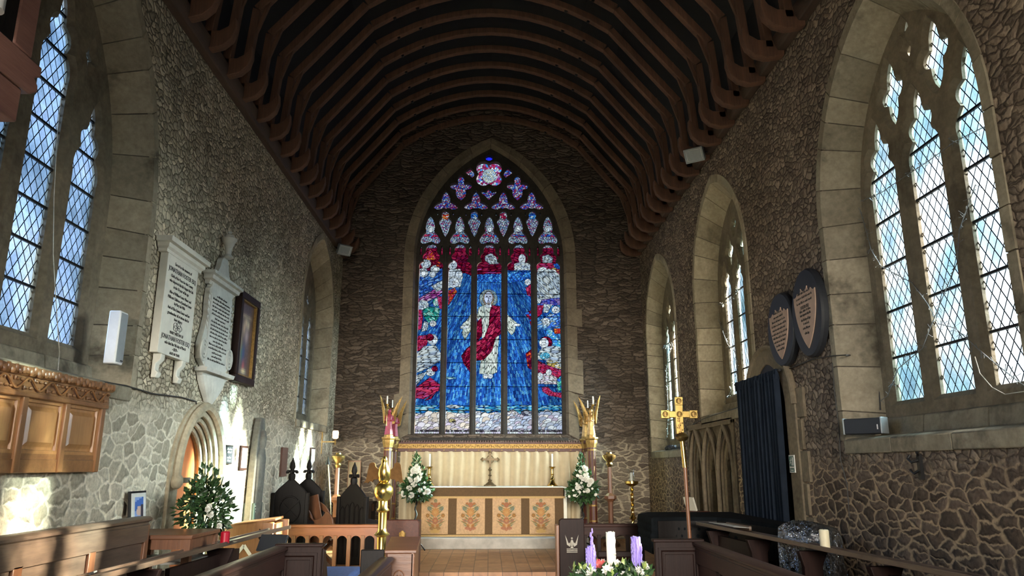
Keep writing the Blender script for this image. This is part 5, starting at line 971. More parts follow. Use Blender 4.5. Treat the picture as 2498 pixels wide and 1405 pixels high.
# pedestal flowers
B0 = bloom_mesh(0.075, 1).build('bloom', M['petal']); BM = B0.data; bpy.data.objects.remove(B0); B1 = bloom_mesh(0.042, 2, (10, 8, 5)).build('bloom', M['petal']); BS = B1.data; bpy.data.objects.remove(B1)
def flowers(label, x, y, zb, zt, seed):
    t = thing('flower_pedestal', label, 'flower arrangement', (x, y, zb), 0, 'white flower pedestals beside the altar'); h_ = zt - zb
    mb = MB(); mb.tube([(.016 * math.cos(9 * v * PI), .016 * math.sin(9 * v * PI), v * h_) for v in [k / 50 for k in range(3, 49)]], .016, 6); mb.build('stand', M['iron'], t)
    for k in range(3): a = 2 * PI * k / 3 + .4; MB().tube([(0, 0, .16), (.12 * math.cos(a), .12 * math.sin(a), .12), (.2 * math.cos(a), .2 * math.sin(a), 0.01)], .012, 6).build('leg', M['iron'], t)
    MB().lathe([(.03, h_ - .04), (.11, h_ - .02), (.13, h_ + .04), (.12, h_ + .05)], n=16).build('bowl', M['iron'], t)
    mb = leafcloud(420, (0, 0, h_ + .15), (.27, .2, .20), .11, seed, .2); leafcloud(200, (0, 0, h_ + .36), (.15, .13, .24), .09, seed + 1, -.5, mb); leafcloud(90, (-.02, 0, h_ + .62), (.06, .06, .22), .06, seed + 2, -1, mb)
    mb.build('foliage', M['leaf'], t, smooth=0); r_ = random.Random(seed)
    for k in range(40):
        big = k < 14; z = r_.uniform(-.02, .55); w_ = .27 * (1 - z / .62); o = bpy.data.objects.new('bloom', BM if big else BS); C.objects.link(o); o.parent = t
        xx = r_.uniform(-1, 1) * w_; o.location = (xx, -.20 + .3 * abs(xx) - .05 * r_.random() + .10 * z, h_ + .05 + z); o.rotation_euler = (r_.uniform(-.4, .4), 0, xx * 1.5); s_ = r_.uniform(.62, .95); o.scale = (s_,) * 3
flowers('white flower pedestal on the left of the altar', -1.37, 14.6, .173, 1.16, 21); flowers('white flower pedestal on the right of the altar', 1.80, 14.6, .173, 1.13, 33)
# ---------------------------------------------------------------- stands and candles round the sanctuary
def stand(label, x, y, zb, zt, nm='candle_stand', m=M['brown'] if 'brown' in M else M['mid'], gap='torch stands at the sides of the sanctuary'):
    t = thing(nm, label, 'candle stand', (x, y, zb), 0, gap); h_ = zt - zb; hx = lambda r, z: [(r * math.cos(PI / 3 * k), r * math.sin(PI / 3 * k), z) for k in range(6)]
    MB().loft([hx(.17, 0), hx(.17, .05), hx(.09, .12), hx(.05, .2), hx(.05, h_ * .45), hx(.06, h_ * .47)], True, True).build('base', m, t, smooth=20)
    MB().loft([hx(.06, h_ * .47), hx(.12, h_ * .50), hx(.12, h_ * .53), hx(.045, h_ * .56), hx(.04, h_ * .84)], True, True).build('shaft', m, t, smooth=20)
    MB().lathe([(.04, h_ * .84), (.07, h_ * .87), (.05, h_ * .89), (.13, h_ * .94), (.14, h_ * .965), (.06, h_ * .985), (.05, h_), (.03, h_)], n=14).build('bowl', M['brassd'], t)
stand('tall wooden candle stand left of the altar near the corner', -3.0, 15.2, .173, 1.98); stand('tall wooden candle stand right of the altar by the east wall', 2.46, 15.4, .173, 2.0)
t = thing('candle_stand', 'twisted brass candle stand on the right with a glass-shaded candle', 'candle stand', (2.62, 13.9, .173))
MB().lathe([(.17, 0), (.17, .02), (.12, .04), (.05, .12), (.025, .26)], n=24).build('foot', M['brass'], t); mb = MB()
for p0 in (0, PI): mb.tube([(.016 * math.cos(p0 + v * 34), .016 * math.sin(p0 + v * 34), .25 + v * .96) for v in [k / 90 for k in range(91)]], .017, 6)
mb.lathe([(.02, .60), (.07, .63), (.025, .69), (.02, .70)]); mb.build('twisted_stem', M['brass'], t); MB().lathe([(.02, 1.18), (.10, 1.22), (.12, 1.24), (.12, 1.28), (.10, 1.285), (.02, 1.27)], n=24).build('tray', M['brass'], t)
gg = G('clear_glass'); gt = gg.n('ShaderNodeBsdfTransparent', {0: (.9, .93, .94, 1)}); gq = gg.n('ShaderNodeBsdfGlossy', {0: (1, 1, 1, 1), 1: .05}); gm_ = gg.n('ShaderNodeMixShader', {0: .16, 1: gt.outputs[0], 2: gq.outputs[0]}); gg.t.links.new(gm_.outputs[0], gg.out.inputs[0]); M['glass'] = gg.m
MB().loft([[(r * math.cos(PI / 10 * k), r * math.sin(PI / 10 * k), z) for k in range(20)] for r, z in ((.055, 1.28), (.055, 1.46), (.075, 1.50))]).build('glass_shade', M['glass'], t)
c = thing('candle', 'white candle inside the glass shade on the twisted brass stand', 'candle', (2.62, 13.9, 1.455)); MB().lathe([(.025, 0), (.025, .15), (.003, .155)], n=12).build('wax', M['wax'], c)
# icon on the corner ledge, small credence table
t = thing('credence_table', 'dark wooden table in the left corner under the icon', 'table', (-2.85, 16.55, .173)); MB().box(-.42, .42, -.3, .3, .78, .82).build('top', M['dark'], t, .006); MB().box(-.38, .38, -.26, .26, .62, .78).build('apron', M['oakx'], t)
for sx in (-.36, .36):
    for sy in (-.25, .25): MB().box(sx - .03, sx + .03, sy - .03, sy + .03, 0, .78).build('leg', M['dark'], t)
t = thing('icon_picture', 'pale gold icon of a haloed figure standing on the corner table', 'icon', (-2.92, 16.62, .995)); mb = MB(); cols = []
MB().box(-.14, .14, 0, .03, 0, .85).build('panel', M['oak'], t, .004)
for i in range(14):
    for j in range(26):
        x0, x1, z0, z1 = -.12 + .24 * i / 14, -.12 + .24 * (i + 1) / 14, .08 + .74 * j / 26, .08 + .74 * (j + 1) / 26; x, z = (x0 + x1) / 2, (z0 + z1) / 2; c = (.42, .34, .20)
        if (x / .08) ** 2 + ((z - .60) / .11) ** 2 < 1: c = (.6, .48, .2)
        if (x / .05) ** 2 + ((z - .60) / .06) ** 2 < 1: c = (.45, .28, .18)
        if abs(x) < .06 + (.5 - z) * .14 and z < .52: c = (.26, .10, .08) if abs(x) > .035 else (.5, .44, .36)
        mb.add([(x0, -.003, z0), (x1, -.003, z0), (x1, -.003, z1), (x0, -.003, z1)], [(0, 1, 2, 3)]); cols.append(c)
setcol(mb.build('painting', M['attr'], t, smooth=0), cols)
# ---------------------------------------------------------------- dark carved seats and the folding chair on the left
def gothic(label, x, y, rz, tracery, seat=True, w_=.27, g_='black carved Gothic seats', h_=1.33):
    t = thing('gothic_chair', label, 'chair', (x, y, .173), rz, g_)
    bk = [(-w_, 0), (w_, 0), (w_, h_ - .22), (w_ * .75, h_ - .14), (.05, h_), (-.05, h_), (-w_ * .75, h_ - .14), (-w_, h_ - .22)]
    MB().prism(bk, .0, .05, 'y').build('back', M['black'], t, .01)
    mb = MB()
    for k in range(5 if tracery else 6):
        c = -w_ * .72 + w_ * 1.44 * k / (4 if tracery else 5); top = h_ - .3 - .10 * abs(c) / w_ if tracery else .62; bot = .62 if tracery else .1
        mb.tube([(c + u, .055, v) for u, v in archp(0, w_ * .15, bot, top - .06, .07, 3, 5)], .010, 5); mb.tube([(c + u, .055, v) for u, v in archp(0, w_ * .15, .12, .46, .07, 3, 5)], .010, 5)
    if not tracery:
        mb.tube([(w_ * .62 * math.cos(a), .055, h_ - .46 + w_ * .75 * math.sin(a)) for a in [2 * PI * k / 22 for k in range(22)]], .014, 5, closed=True); mb.bar((-.15, .06, h_ - .32), (.15, .06, h_ - .60), .03, .02); mb.bar((.15, .06, h_ - .32), (-.12, .06, h_ - .58), .02, .012)
    mb.T = Matrix.Diagonal((1, 1, 1, 1)); mb.build('carving', M['black'], t)
    mb = MB(); 
    for s_ in (-1, 1): mb.box(s_ * w_ - .03, s_ * w_ + .03, -.01, .08, 0, h_ - .2)
    mb.build('stile', M['black'], t, .01)
    mb = MB(); mb.lathe([(.05, 0), (.06, .05), (.055, .10), (.03, .12), (.028, .16), (.05, .21), (.042, .27), (.012, .34), (.008, .36)], (0, .03, h_ - .01), 8)
    for k in range(8): a = PI / 4 * k; mb.ball((.075 * math.cos(a), .03 + .05 * math.sin(a), h_ + .12 + .015 * (k % 2)), (.03, .022, .03), 6, 4)
    mb.build('finial', M['black'], t, smooth=30)
    if seat:
        MB().box(-w_, w_, -.42, 0, .42, .47).build('seat', M['black'], t, .008)
        for s_ in (-1, 1):
            MB().prism([(-.42, 0), (0, 0), (0, .72), (-.10, .70), (-.42, .66)], s_ * w_ - .025, s_ * w_ + .025, 'x').build('side', M['black'], t, .008)
gothic('black carved Gothic seat nearest the left wall with a shield on its back', -3.19, 12.5, PI, False); gothic('black carved Gothic seat with plain back, second from the left wall', -3.17, 13.55, PI, False, True, .27); gothic('black Gothic chair with arched tracery back, behind the brass eagle', -2.22, 12.75, PI - .35, True, True, .25, h_=1.26)
t = thing('folding_chair', 'brown X-framed wooden folding chair with curved arms', 'chair', (-2.72, 12.95, .173), -.3)
for y in (-.3, .3):
    MB().prism(chain(arcb((-.38, .98), (-.05, .70), .06, 6), arcb((-.05, .70), (.18, .84), -.05, 6), arcb((.18, .84), (.30, .52), .08, 6), [(.26, .40), (.18, .30), (-.10, .40), (.10, .52), (.16, .62), (.05, .58)], arcb((.05, .58), (-.42, .88), -.05, 6)), y - .02, y + .02, 'y').build('arm', M['mid'], t, .008)
for y in (-.26, .26):
    MB().bar((-.32, y, .02), (.25, y, .50), .05, .07, (0, 1, 0)).build('leg', M['mid'], t); MB().bar((.30, y + .05, .02), (-.28, y + .05, .50), .05, .07, (0, 1, 0)).build('leg', M['mid'], t)
MB().box(-.3, .26, -.28, .28, .45, .49).build('seat', M['mid'], t, .006); MB().box(-.27, .24, -.25, .25, .49, .54).build('cushion', M['linen'], t, .02)
MB().bar((-.30, 0, .55), (-.42, 0, 1.02), .54, .03, (0, 1, 0)).build('back', M['mid'], t)
t = thing('bell_rope_pole', 'thin pale pole with dark cone snuffer leaning in the left corner', 'candle snuffer', (-2.75, 14.0, .173)); MB().tube([(0, 0, 0.01), (-.38, .9, 1.6)], .012, 6).build('pole', M['cord'], t); MB().lathe([(.05, 0), (.03, .06), (.005, .16)], (-.39, .92, 1.58), 10).build('cone', M['iron'], t)
# ---------------------------------------------------------------- altar rails and the carved desk ends
def rail(label, x0, x1, mt, ms, h_=.68):
    t = thing('altar_rail', label, 'rail', ((x0 + x1) / 2, 11.9, .173), 0, 'altar rails'); w_ = (x1 - x0) / 2
    MB().box(-w_, w_, -.07, .07, h_ - .045, h_).build('top_rail', mt, t, .01); MB().box(-w_, w_, -.04, .04, h_ - .16, h_ - .045).build('frieze', mt, t); MB().box(-w_, w_, -.05, .05, 0, .06).build('sill_rail', mt, t)
    n = max(3, int((x1 - x0) / .22)); 
    for k in range(n + 1):
        x = -w_ + .04 + (2 * w_ - .08) * k / n; MB().box(x - .03, x + .03, -.03, .03, .06, h_ - .16).build('baluster', ms, t, .006)
        if k < n:
            d = (2 * w_ - .08) / n / 2 - .03; c = x + d + .03; a_ = arcb((c + d, h_ - .22), (c - d, h_ - .22), -.055, 6); MB().prism([(c - d, h_ - .15), (c + d, h_ - .15)] + a_, -.02, .02, 'y').build('arched_head', mt, t)
rail('golden oak altar rail on the left', -3.2, -1.66, M['oakx'], M['oak']); rail('dark oak altar rail on the right', 1.44, 3.3, M['darkx'], M['dark'])
def endp(label, x0, x1, y, z0, z1, m, motif):
    t = thing('desk_end', label, 'desk end', ((x0 + x1) / 2, y, z0)); w_ = (x1 - x0) / 2; h_ = z1 - z0
    MB().prism(chain([(-w_, 0), (w_, 0), (w_, h_ - .03)], [(w_ - .03, h_), (-w_ + .03, h_), (-w_, h_ - .03)]), -.04, .04, 'y').build('board', m, t, .012)
    MB().box(w_ * .45, w_, .04, .34, 0, h_ - .02).build('return_board', m, t, .01); return t, w_, h_
t, w_, h_ = endp('red-brown carved desk end with pale chalice at the left altar rail', -1.56, -1.03, 11.6, .0, .94, M['mahog'], 0)
MB().lathe([(.05, 0), (.015, .03), (.012, .10), (.03, .12), (.045, .17), (.05, .22), (.045, .24)], (.02, -.04, .52), 16, sy=.25).build('chalice', M['gilt'], t); MB().ball((.02, -.045, .76), (.03, .008, .03), 12, 6).build('wafer', M['gilt'], t)
t, w_, h_ = endp('dark carved desk end with pale bird at the right altar rail', 1.06, 1.44, 11.6, .0, .95, M['dark'], 1)
bir = simple('carved_bird', S(172, 164, 150), .6); mb = MB(); mb.ball((0, -.045, .60), (.025, .012, .055), 10, 6); mb.ball((0, -.045, .67), (.016, .012, .018), 8, 5)
for s_ in (-1, 1): mb.prism([(s_ * .01, .62), (s_ * .05, .60), (s_ * .10, .72), (s_ * .075, .58), (s_ * .03, .55)][::s_], -.05, -.03, 'y')
for k in range(3): mb.box(-.08, .08, -.05, -.035, .47 + .022 * k, .482 + .022 * k)
mb.box(-.02, .02, -.05, -.035, .50, .55); mb.build('bird_carving', bir, t)
for z in (.35, .7): MB().box(-.23, -.19, -.03, .03, z - .06, z + .02).build('hinge', M['iron'], t)
MB().box(-.235, -.19, -.05, .2, 0, .86).build('gate_stile', M['mid'], t, .008)
# prayer desk with chevrons
t = thing('prayer_desk', 'golden oak prayer desk with pale chevron carving by the left wall', 'prayer desk', (-3.10, 10.2, 0.0), .08)
MB().prism(chain([(-.32, 0), (.30, 0), (.30, 1.0)], arcb((.30, 1.0), (-.27, .98), -.03, 6), [(-.32, .90)]), -.03, .03, 'y').build('side', M['oak'], t, .015); MB().prism([(-.05, 0), (.40, 0), (.40, 1.01), (-.05, 1.01)], .45, .5, 'y').build('side', M['oak'], t, .01); MB().box(.28, .33, -.02, .5, .05, .98).build('front', M['oak'], t); MB().box(-.2, .32, -.03, .5, .99, 1.02, Matrix.Rotation(-.12, 3, 'Y')).build('book_rest', M['oak'], t, .006)
mb = MB()
for s_ in (-1, 1): mb.bar((-.06, -.033, .72), (-.06 + s_ * .09, -.033, .60), .04, .015, (0, 1, 0))
mb.build('chevron', M['linen'], t, smooth=0); mb = MB()
for k in range(7): mb.bar((.12 + .09 * (k % 2), -.033, .15 + .11 * k), (.12 + .09 * ((k + 1) % 2), -.033, .15 + .11 * (k + 1)), .012, .008, (0, 1, 0)).bar((.21 - .09 * (k % 2), -.033, .15 + .11 * k), (.21 - .09 * ((k + 1) % 2), -.033, .15 + .11 * (k + 1)), .012, .008, (0, 1, 0))
mb.build('zigzag_carving', M['black'], t, smooth=0)
# ---------------------------------------------------------------- brass eagle lectern
t = thing('eagle_lectern', 'polished brass eagle lectern with spread wings', 'lectern', (-1.35, 9.9, 0.0))
MB().lathe([(.30, .0), (.30, .06), (.24, .10), (.16, .16), (.12, .26), (.07, .34), (.095, .40), (.10, .46), (.065, .52), (.08, .56), (.055, .62), (.06, .84), (.10, .87), (.06, .91), (.052, .95), (.056, 1.14), (.085, 1.165), (.06, 1.20), (.062, 1.30)], n=28).build('stem', M['brass'], t)
for k in range(3): a = 2 * PI * k / 3 + PI / 6; MB().ball((.25 * math.cos(a), .25 * math.sin(a), .05), (.07, .07, .055), 12, 8).build('foot', M['brass'], t)
MB().lathe([(.06, 1.28), (.10, 1.32), (.125, 1.38), (.12, 1.44), (.09, 1.49), (.05, 1.51)], n=28).build('orb', M['brass'], t)
mb = MB(); rings = []
for z, r, yo in ((1.49, .04, .02), (1.54, .075, .01), (1.62, .085, 0), (1.69, .075, -.005), (1.74, .045, -.01), (1.78, .042, -.02), (1.81, .038, -.025), (1.84, .02, -.02)): rings.append([(r * math.cos(2 * PI * k / 18), yo + r * .9 * math.sin(2 * PI * k / 18), z) for k in range(18)])
mb.loft(rings, True, True); mb.prism([(-.05, 1.80), (-.10, 1.785), (-.115, 1.76), (-.06, 1.775)], -.008, .008, 'x'); mb.build('eagle_body', M['brass'], t)
for s_ in (-1, 1):
    wp = chain(arcb((s_ * .05, 1.66), (s_ * .13, 1.75), s_ * -.02, 5)[::1], arcb((s_ * .13, 1.75), (s_ * .21, 1.71), s_ * .03, 6), [(s_ * .225, 1.63), (s_ * .24, 1.54), (s_ * .275, 1.49)], arcb((s_ * .275, 1.49), (s_ * .21, 1.50), s_ * -.015, 4), arcb((s_ * .21, 1.50), (s_ * .15, 1.51), s_ * -.02, 4), arcb((s_ * .15, 1.51), (s_ * .10, 1.545), s_ * -.02, 4), [(s_ * .05, 1.58)])
    MB().prism(wp[::s_], .0, .03, 'y').build('wing', M['wingm'], t, .006, T=Matrix.Rotation(s_ * .12, 4, 'Z')); MB().ball((s_ * .045, -.03, 1.50), (.03, .035, .025), 8, 5).build('claw', M['brass'], t)
# ---------------------------------------------------------------- choir pews and desks
def frontal(t, p, q, z0, z1, face, m, my, npan, th=.05, top=True):  # panelled pew front from p to q; face = +1/-1 side with panels
    d = Vector((q[0] - p[0], q[1] - p[1], 0)); L_ = d.length; d = d / L_; R_ = Matrix.Rotation(math.atan2(d.y, d.x), 4, 'Z'); T = Matrix.Translation((p[0], p[1], 0)) @ R_
    MB().box(0, L_, -th / 2, th / 2, z0, z1 - .04).build('front_board', my, t, T=T)
    if top: MB().prism([(-.075, z1 - .035), (-.075, z1 - .015), (-.05, z1), (.05, z1), (.075, z1 - .015), (.075, z1 - .035), (.045, z1 - .05), (.045, z1 - .07), (-.045, z1 - .07), (-.045, z1 - .05)], 0, L_, 'x').build('capping', my, t, T=T)
    y0, y1 = (-th / 2 - .025, -th / 2) if face < 0 else (th / 2, th / 2 + .025)
    MB().box(0, L_, y0, y1, z1 - .22, z1 - .07).build('upper_rail', my, t, .006, T=T); MB().box(0, L_, y0, y1, z0, z0 + .12).build('lower_rail', my, t, .006, T=T)
    for k in range(npan + 1): x = L_ * k / npan; MB().box(max(0, x - .05), min(L_, x + .05), y0, y1, z0 + .1, z1 - .2).build('stile', m, t, .006, T=T)
def pend(t, x0, x1, y0, y1, h_, m):          # moulded pew end
    MB().box(x0, x1, y0, y1, 0, h_).build('end', m, t, .012)
    ra = lambda mm, y: [(x0 + mm, y, .12 + mm), (x1 - mm, y, .12 + mm), (x1 - mm, y, h_ - .03 - mm), (x0 + mm, y, h_ - .03 - mm)]
    MB().loft([ra(.035, y0 - .002), ra(.035, y0 - .02), ra(.06, y0 - .02), ra(.075, y0 - .004), ra(.085, y0 - .004), ra(.085, y0 - .014), ra(.10, y0 - .014), ra(.105, y0 - .002)], True).build('panel_moulding', m, t, smooth=20)
    MB().box(x0 - .02, x1 + .02, y0 - .03, y1 + .02, h_ - .01, h_ + .02).build('cap', m, t, .008)
# rear pew against the left wall
t = thing('pew', 'long oak pew with panelled back nearest the left wall', 'pew', (-3.12, 5.0, 0)); frontal(t, (0, -2.6), (0, 2.1), 0, 1.27, -1, M['mid'], M['midy'], 5); MB().box(-.05, .05, 2.05, 2.13, 0, 1.2).build('end', M['mid'], t, .01); MB().box(0.05, .38, -2.6, 2.0, .40, .44).build('seat', M['midy'], t, .008)
def desk(label, p, q, w_, z, side, nsup, panels, my, m, lip=True):
    t = thing('choir_desk', label, 'desk', (p[0], p[1], 0)); d = Vector((q[0] - p[0], q[1] - p[1], 0)); L_ = d.length; T = Matrix.Rotation(math.atan2(d.y, d.x), 4, 'Z')
    MB().prism([(-w_ / 2, z - .03), (w_ / 2, z - .075), (w_ / 2, z - .045), (-w_ / 2, z + .01)], 0, L_, 'x').build('top', my, t, .004, T=T)
    yl = w_ / 2; MB().box(0, L_, yl - .010, yl + .010, z - .06, z - .025).build('ledge', my, t, .004, T=T)
    for k in range(nsup):
        x = .35 + (L_ - .7) * k / max(1, nsup - 1); MB().prism(chain([(-w_ / 2 + .04, 0), (w_ / 2 - .06, 0), (w_ / 2 - .06, z - .30)], arcb((w_ / 2 - .06, z - .30), (w_ / 2, z - .06), .03, 5) if False else [(w_ / 2 - .06, z - .2), (w_ / 2, z - .07)], [(-w_ / 2 + .0, z - .07), (-w_ / 2 + .04, z - .2)]), x - .03, x + .03, 'x').build('support', m, t, .006, T=T)
    for a, b in panels: MB().box(a, b, -.02, .02, .05, z - .12).build('back_panel', m, t, T=T); MB().box(a + .08, b - .08, .02 if side < 0 else -.035, .035 if side < 0 else -.02, .15, z - .25).build('raised_panel', m, t, .01, T=T)
    return t
desk('long sunlit oak book desk in front of the left wall pew', (-2.74, 4.3), (-2.56, 9.6), .27, 1.0, -1, 4, [(.2, 2.2), (2.3, 3.9)], M['midy'], M['dark'])
t = thing('choir_pew', 'dark oak choir pew front on the left ending in a panelled square end', 'pew', (-2.04, 5.6, 0)); frontal(t, (0, -2.5), (0, 2.14), 0, .95, -1, M['dark'], M['darky'], 6); pend(t, -.03, .40, 2.12, 2.18, .95, M['dark'])
MB().prism([(2.2, 0), (2.75, 0), (2.70, .35), (2.45, .62), (2.3, .88), (2.2, .92)], .37, .41, 'x').build('curved_side', M['dark'], t, .01)
t = thing('choir_pew', 'dark oak choir pew front on the right ending in a panelled square end', 'pew', (2.21, 5.9, 0)); frontal(t, (0, -2.5), (0, 2.2), 0, .95, 1, M['dark'], M['darky'], 6); pend(t, -.47, .03, 2.18, 2.24, .95, M['dark'])
desk('long plain oak book desk along the right side', (2.62, 9.2), (3.06, 4.3), .27, 1.06, -1, 5, [(.3, 1.3), (3.6, 4.8)], M['midy'], M['dark'])
# low front pew and reading desk left of the aisle
t = thing('front_bench', 'low dark bench front with slanting rail beside the eagle lectern', 'bench', (-1.02, 6.6, 0)); frontal(t, (0, -2.2), (0.02, 1.15), 0, .84, -1, M['dark'], M['darky'], 5); MB().box(-.25, -.02, 1.22, 1.27, 0, .90).build('end', M['black'], t, .01); MB().box(-.42, -.02, -2.2, 1.15, .40, .44).build('seat', M['darky'], t)
t = thing('reading_desk', 'light oak reading desk with carved cross roundel at the aisle', 'reading desk', (-.87, 7.95, 0))
MB().box(-.15, .12, -.05, -.0, 0, .86).build('front', M['midx'], t, .01); MB().prism([(-.05, 0), (.42, 0), (.42, .90), (-.05, .87)], .09, .13, 'x').build('side', M['mid'], t, .01); MB().prism([(-.08, .86), (-.08, .89), (.40, .98), (.40, .95)], -.17, .15, 'x').build('sloping_top', M['midx'], t, .005)
MB().tube([(-.02 + .055 * math.cos(a), -.052, .62 + .075 * math.sin(a)) for a in [2 * PI * k / 24 for k in range(24)]], .007, 5, closed=True).bar((-.02, -.052, .55), (-.02, -.052, .69), .014, .012, (0, 1, 0)).bar((-.065, -.052, .62), (.025, -.052, .62), .014, .012, (0, 1, 0)).tube([(-.02 + .03 * math.cos(a), -.052, .62 + .03 * math.sin(a)) for a in [2 * PI * k / 16 for k in range(16)]], .006, 5, closed=True).build('roundel', M['mid'], t)
t = thing('kneeler_bench', 'bench with blue cushion in front of the left altar rail', 'bench', (-1.86, 9.0, 0)); MB().box(-.36, .36, -.5, .55, .38, .43).build('seat', M['dark'], t, .008); MB().box(-.34, .34, -.48, .53, .43, .54).build('cushion', M['blue'], t, .035)
for sx in (-.32, .32):
    for sy in (-.44, .5): MB().box(sx - .03, sx + .03, sy - .03, sy + .03, 0, .38).build('leg', M['dark'], t)
t = thing('book_stand', 'small dark sloping stand with faint lettering behind the left pew end', 'book stand', (-2.28, 8.3, 0), -.3); MB().box(-.03, .03, -.03, .03, 0, .85).box(-.14, .14, -.1, .1, 0, .04).build('post', M['black'], t); MB().box(-.16, .16, -.015, .015, .83, 1.01, Matrix.Rotation(-.5, 3, 'X')).build('panel', M['slate'], t, .004)
# table, picture and greenery on the left
t = thing('side_table', 'low oak side table with shelf between the wall pew and the doorway', 'table', (-3.06, 7.56, 0)); MB().box(-.36, .36, -.40, .34, 1.06, 1.10).build('top', M['midx'], t, .008); MB().box(-.32, .32, -.36, .30, .97, 1.06).build('apron', M['mid'], t); MB().box(-.33, .33, -.36, .30, .84, .86).build('shelf', M['pave'], t)
for sx in (-.31, .31):
    for sy in (-.35, .29): MB().box(sx - .035, sx + .035, sy - .035, sy + .035, 0, 1.06).build('leg', M['mid'], t)
t = thing('framed_photograph', 'small black-framed colour portrait leaning on the left wall above the pew', 'framed picture', (-3.42, 7.64, 1.105), PI / 2)
T = Matrix.Rotation(-.10, 4, 'X'); MB().box(-.17, .17, -.015, .01, 0, .37).build('frame', M['iron'], t, .004, T=T); MB().box(-.15, .15, -.02, -.012, .02, .35).build('mount', M['paper'], t, smooth=0, T=T); mb = MB(); cols = []
for i in range(10):
    for j in range(16):
        x0, x1, z0, z1 = -.09 + .018 * i, -.072 + .018 * i, .08 + .0145 * j, .0945 + .0145 * j; x, z = (x0 + x1) / 2, (z0 + z1) / 2; c = (.30, .42, .72)
        if z > .20 + .5 * x * .4 and z < .29 + .3 * x: c = (.06, .16, .5)
        if ((x - .0) / .05) ** 2 + ((z - .18) / .05) ** 2 < 1: c = (.72, .50, .40)
        if x > .03 and z < .24: c = (.05, .04, .06)
        if z < .12: c = (.4, .55, .75)
        mb.add([(x0, -.022, z0), (x1, -.022, z0), (x1, -.022, z1), (x0, -.022, z1)], [(0, 1, 2, 3)]); cols.append(c)
setcol(mb.build('portrait', M['attr'], t, smooth=0, T=T), cols)
t = thing('greenery_arrangement', 'tall dark greenery arrangement with pale flowers in front of the left doorway', 'plant arrangement', (-3.06, 8.4, 0))
MB().lathe([(.16, 0), (.16, .03), (.03, .06), (.025, .9), (.10, .95), (.15, 1.04), (.14, 1.06)], n=16).build('pedestal', M['iron'], t)
mb = leafcloud(380, (0, 0, 1.22), (.30, .30, .24), .085, 51, .1); leafcloud(110, (0, -.05, 1.48), (.14, .16, .22), .08, 52, -.6, mb); leafcloud(90, (-.0, -.36, 1.38), (.10, .12, .18), .08, 53, 0, mb); leafcloud(70, (.05, .30, 1.35), (.12, .12, .18), .08, 54, 0, mb)
for q in ((0, -.1, 1.75), (.05, -.42, 1.5), (-.05, .34, 1.55), (.1, .2, 1.6)): mb.tube([(0, 0, 1.05), (q[0] * .6, q[1] * .7, 1.3), q], .006, 5)
mb.build('foliage', M['leaf'], t, smooth=0); r_ = random.Random(9)
for k in range(14): o = bpy.data.objects.new('bloom', BM if k < 8 else BS); C.objects.link(o); o.parent = t; o.location = (.24 - r_.random() * .12, r_.uniform(-.30, .32), r_.uniform(1.05, 1.5)); o.scale = (.5,) * 3; o.rotation_euler = (0, 0, PI / 2 - .7)
# candles and oddments on the desks
def pillar(nm, lb, loc, r, h_, m, extra=None):
    c = thing(nm, lb, 'candle', loc); MB().lathe([(r, 0), (r, h_ - .008), (r - .008, h_), (r * .5, h_ - .004), (.002, h_ - .006)], n=22).build('wax', m, c); MB().tube([(0, 0, h_ - .006), (.003, 0, h_ + .012)], .002, 5).build('wick', M['iron'], c); return c
zl = 0.985
t = thing('candle_plate', 'glass plate under the red candle on the sunlit left desk', 'plate', (-2.53, 7.55, zl)); MB().lathe([(.05, 0), (.055, .005), (.11, .014), (.112, .018), (.05, .010), (.0, .009)], n=26).build('dish', M['glass'], t)
pillar('candle', 'red pillar candle on the long left desk', (-2.53, 7.55, zl + .01), .042, .105, M['redwax']); pillar('candle', 'short cream pillar candle on the long right desk', (2.83, 6.45, 1.045), .040, .145, M['cream'])
t = thing('sheet_of_paper', 'white paper sheet lying at the far end of the right desk', 'paper', (2.69, 8.55, 1.085), .09); MB().box(-.10, .10, -.35, .35, -.012, -.009, Matrix.Rotation(.07, 3, 'Y')).build('sheet', M['paper'], t, smooth=0); MB().box(.085, .115, -.32, .30, -.045, .0, ).build('folder', M['midy'], t, .003)
t = thing('pen', 'silver and black pen lying on the sunlit left desk', 'pen', (-2.70, 5.45, 1.0), PI / 2 + .2); MB().tube([(-.075, 0, 0), (.0, 0, 0)], .007, 8).build('barrel', M['iron'], t); MB().tube([(0, 0, 0), (.075, 0, 0)], .006, 8).build('cap', M['grey'], t)
# ---------------------------------------------------------------- processional cross, covered piano, plastic-wrapped chair
t = thing('processional_cross', 'tall gilded processional cross on a wooden staff by the right desk', 'cross', (2.12, 8.32, 0.0))
MB().tube([(.07, 0, .02), (.045, 0, 1.76)], .020, 12).build('staff', M['mid'], t); MB().tube([(.047, 0, 1.70), (.03, 0, 2.0)], .026, 12).build('socket', M['brass'], t); MB().lathe([(.025, 0), (.06, .02), (.075, .05), (.06, .08), (.025, .10)], (.03, 0, 1.98), 18).build('knop', M['brassd'], t)
mb = MB(); mb.box(-.045, .045, -.02, .02, 2.06, 2.44).box(-.17, .17, -.0185, .0185, 2.24, 2.315); 
for x, z in ((-.16, 2.278), (.16, 2.278), (0, 2.425)): mb.box(x - .048, x + .048, -.024, .024, z - .048, z + .048)
T = Matrix.Translation((.01, 0, 0)); mb.build('head', M['brass'], t, .006, T=T)
for x, z in ((-.16, 2.278), (.16, 2.278), (0, 2.425), (0, 2.278)): MB().tube([(x + .028 * math.cos(a), -.026, z + .028 * math.sin(a)) for a in [2 * PI * k / 14 for k in range(14)]], .006, 5, closed=True).ball((x, -.026, z), (.022, .008, .022), 10, 5).build('roundel', M['gilt'], t, T=T)
mb = MB(); mb.box(-.008, .008, -.024, -.018, 2.07, 2.23)
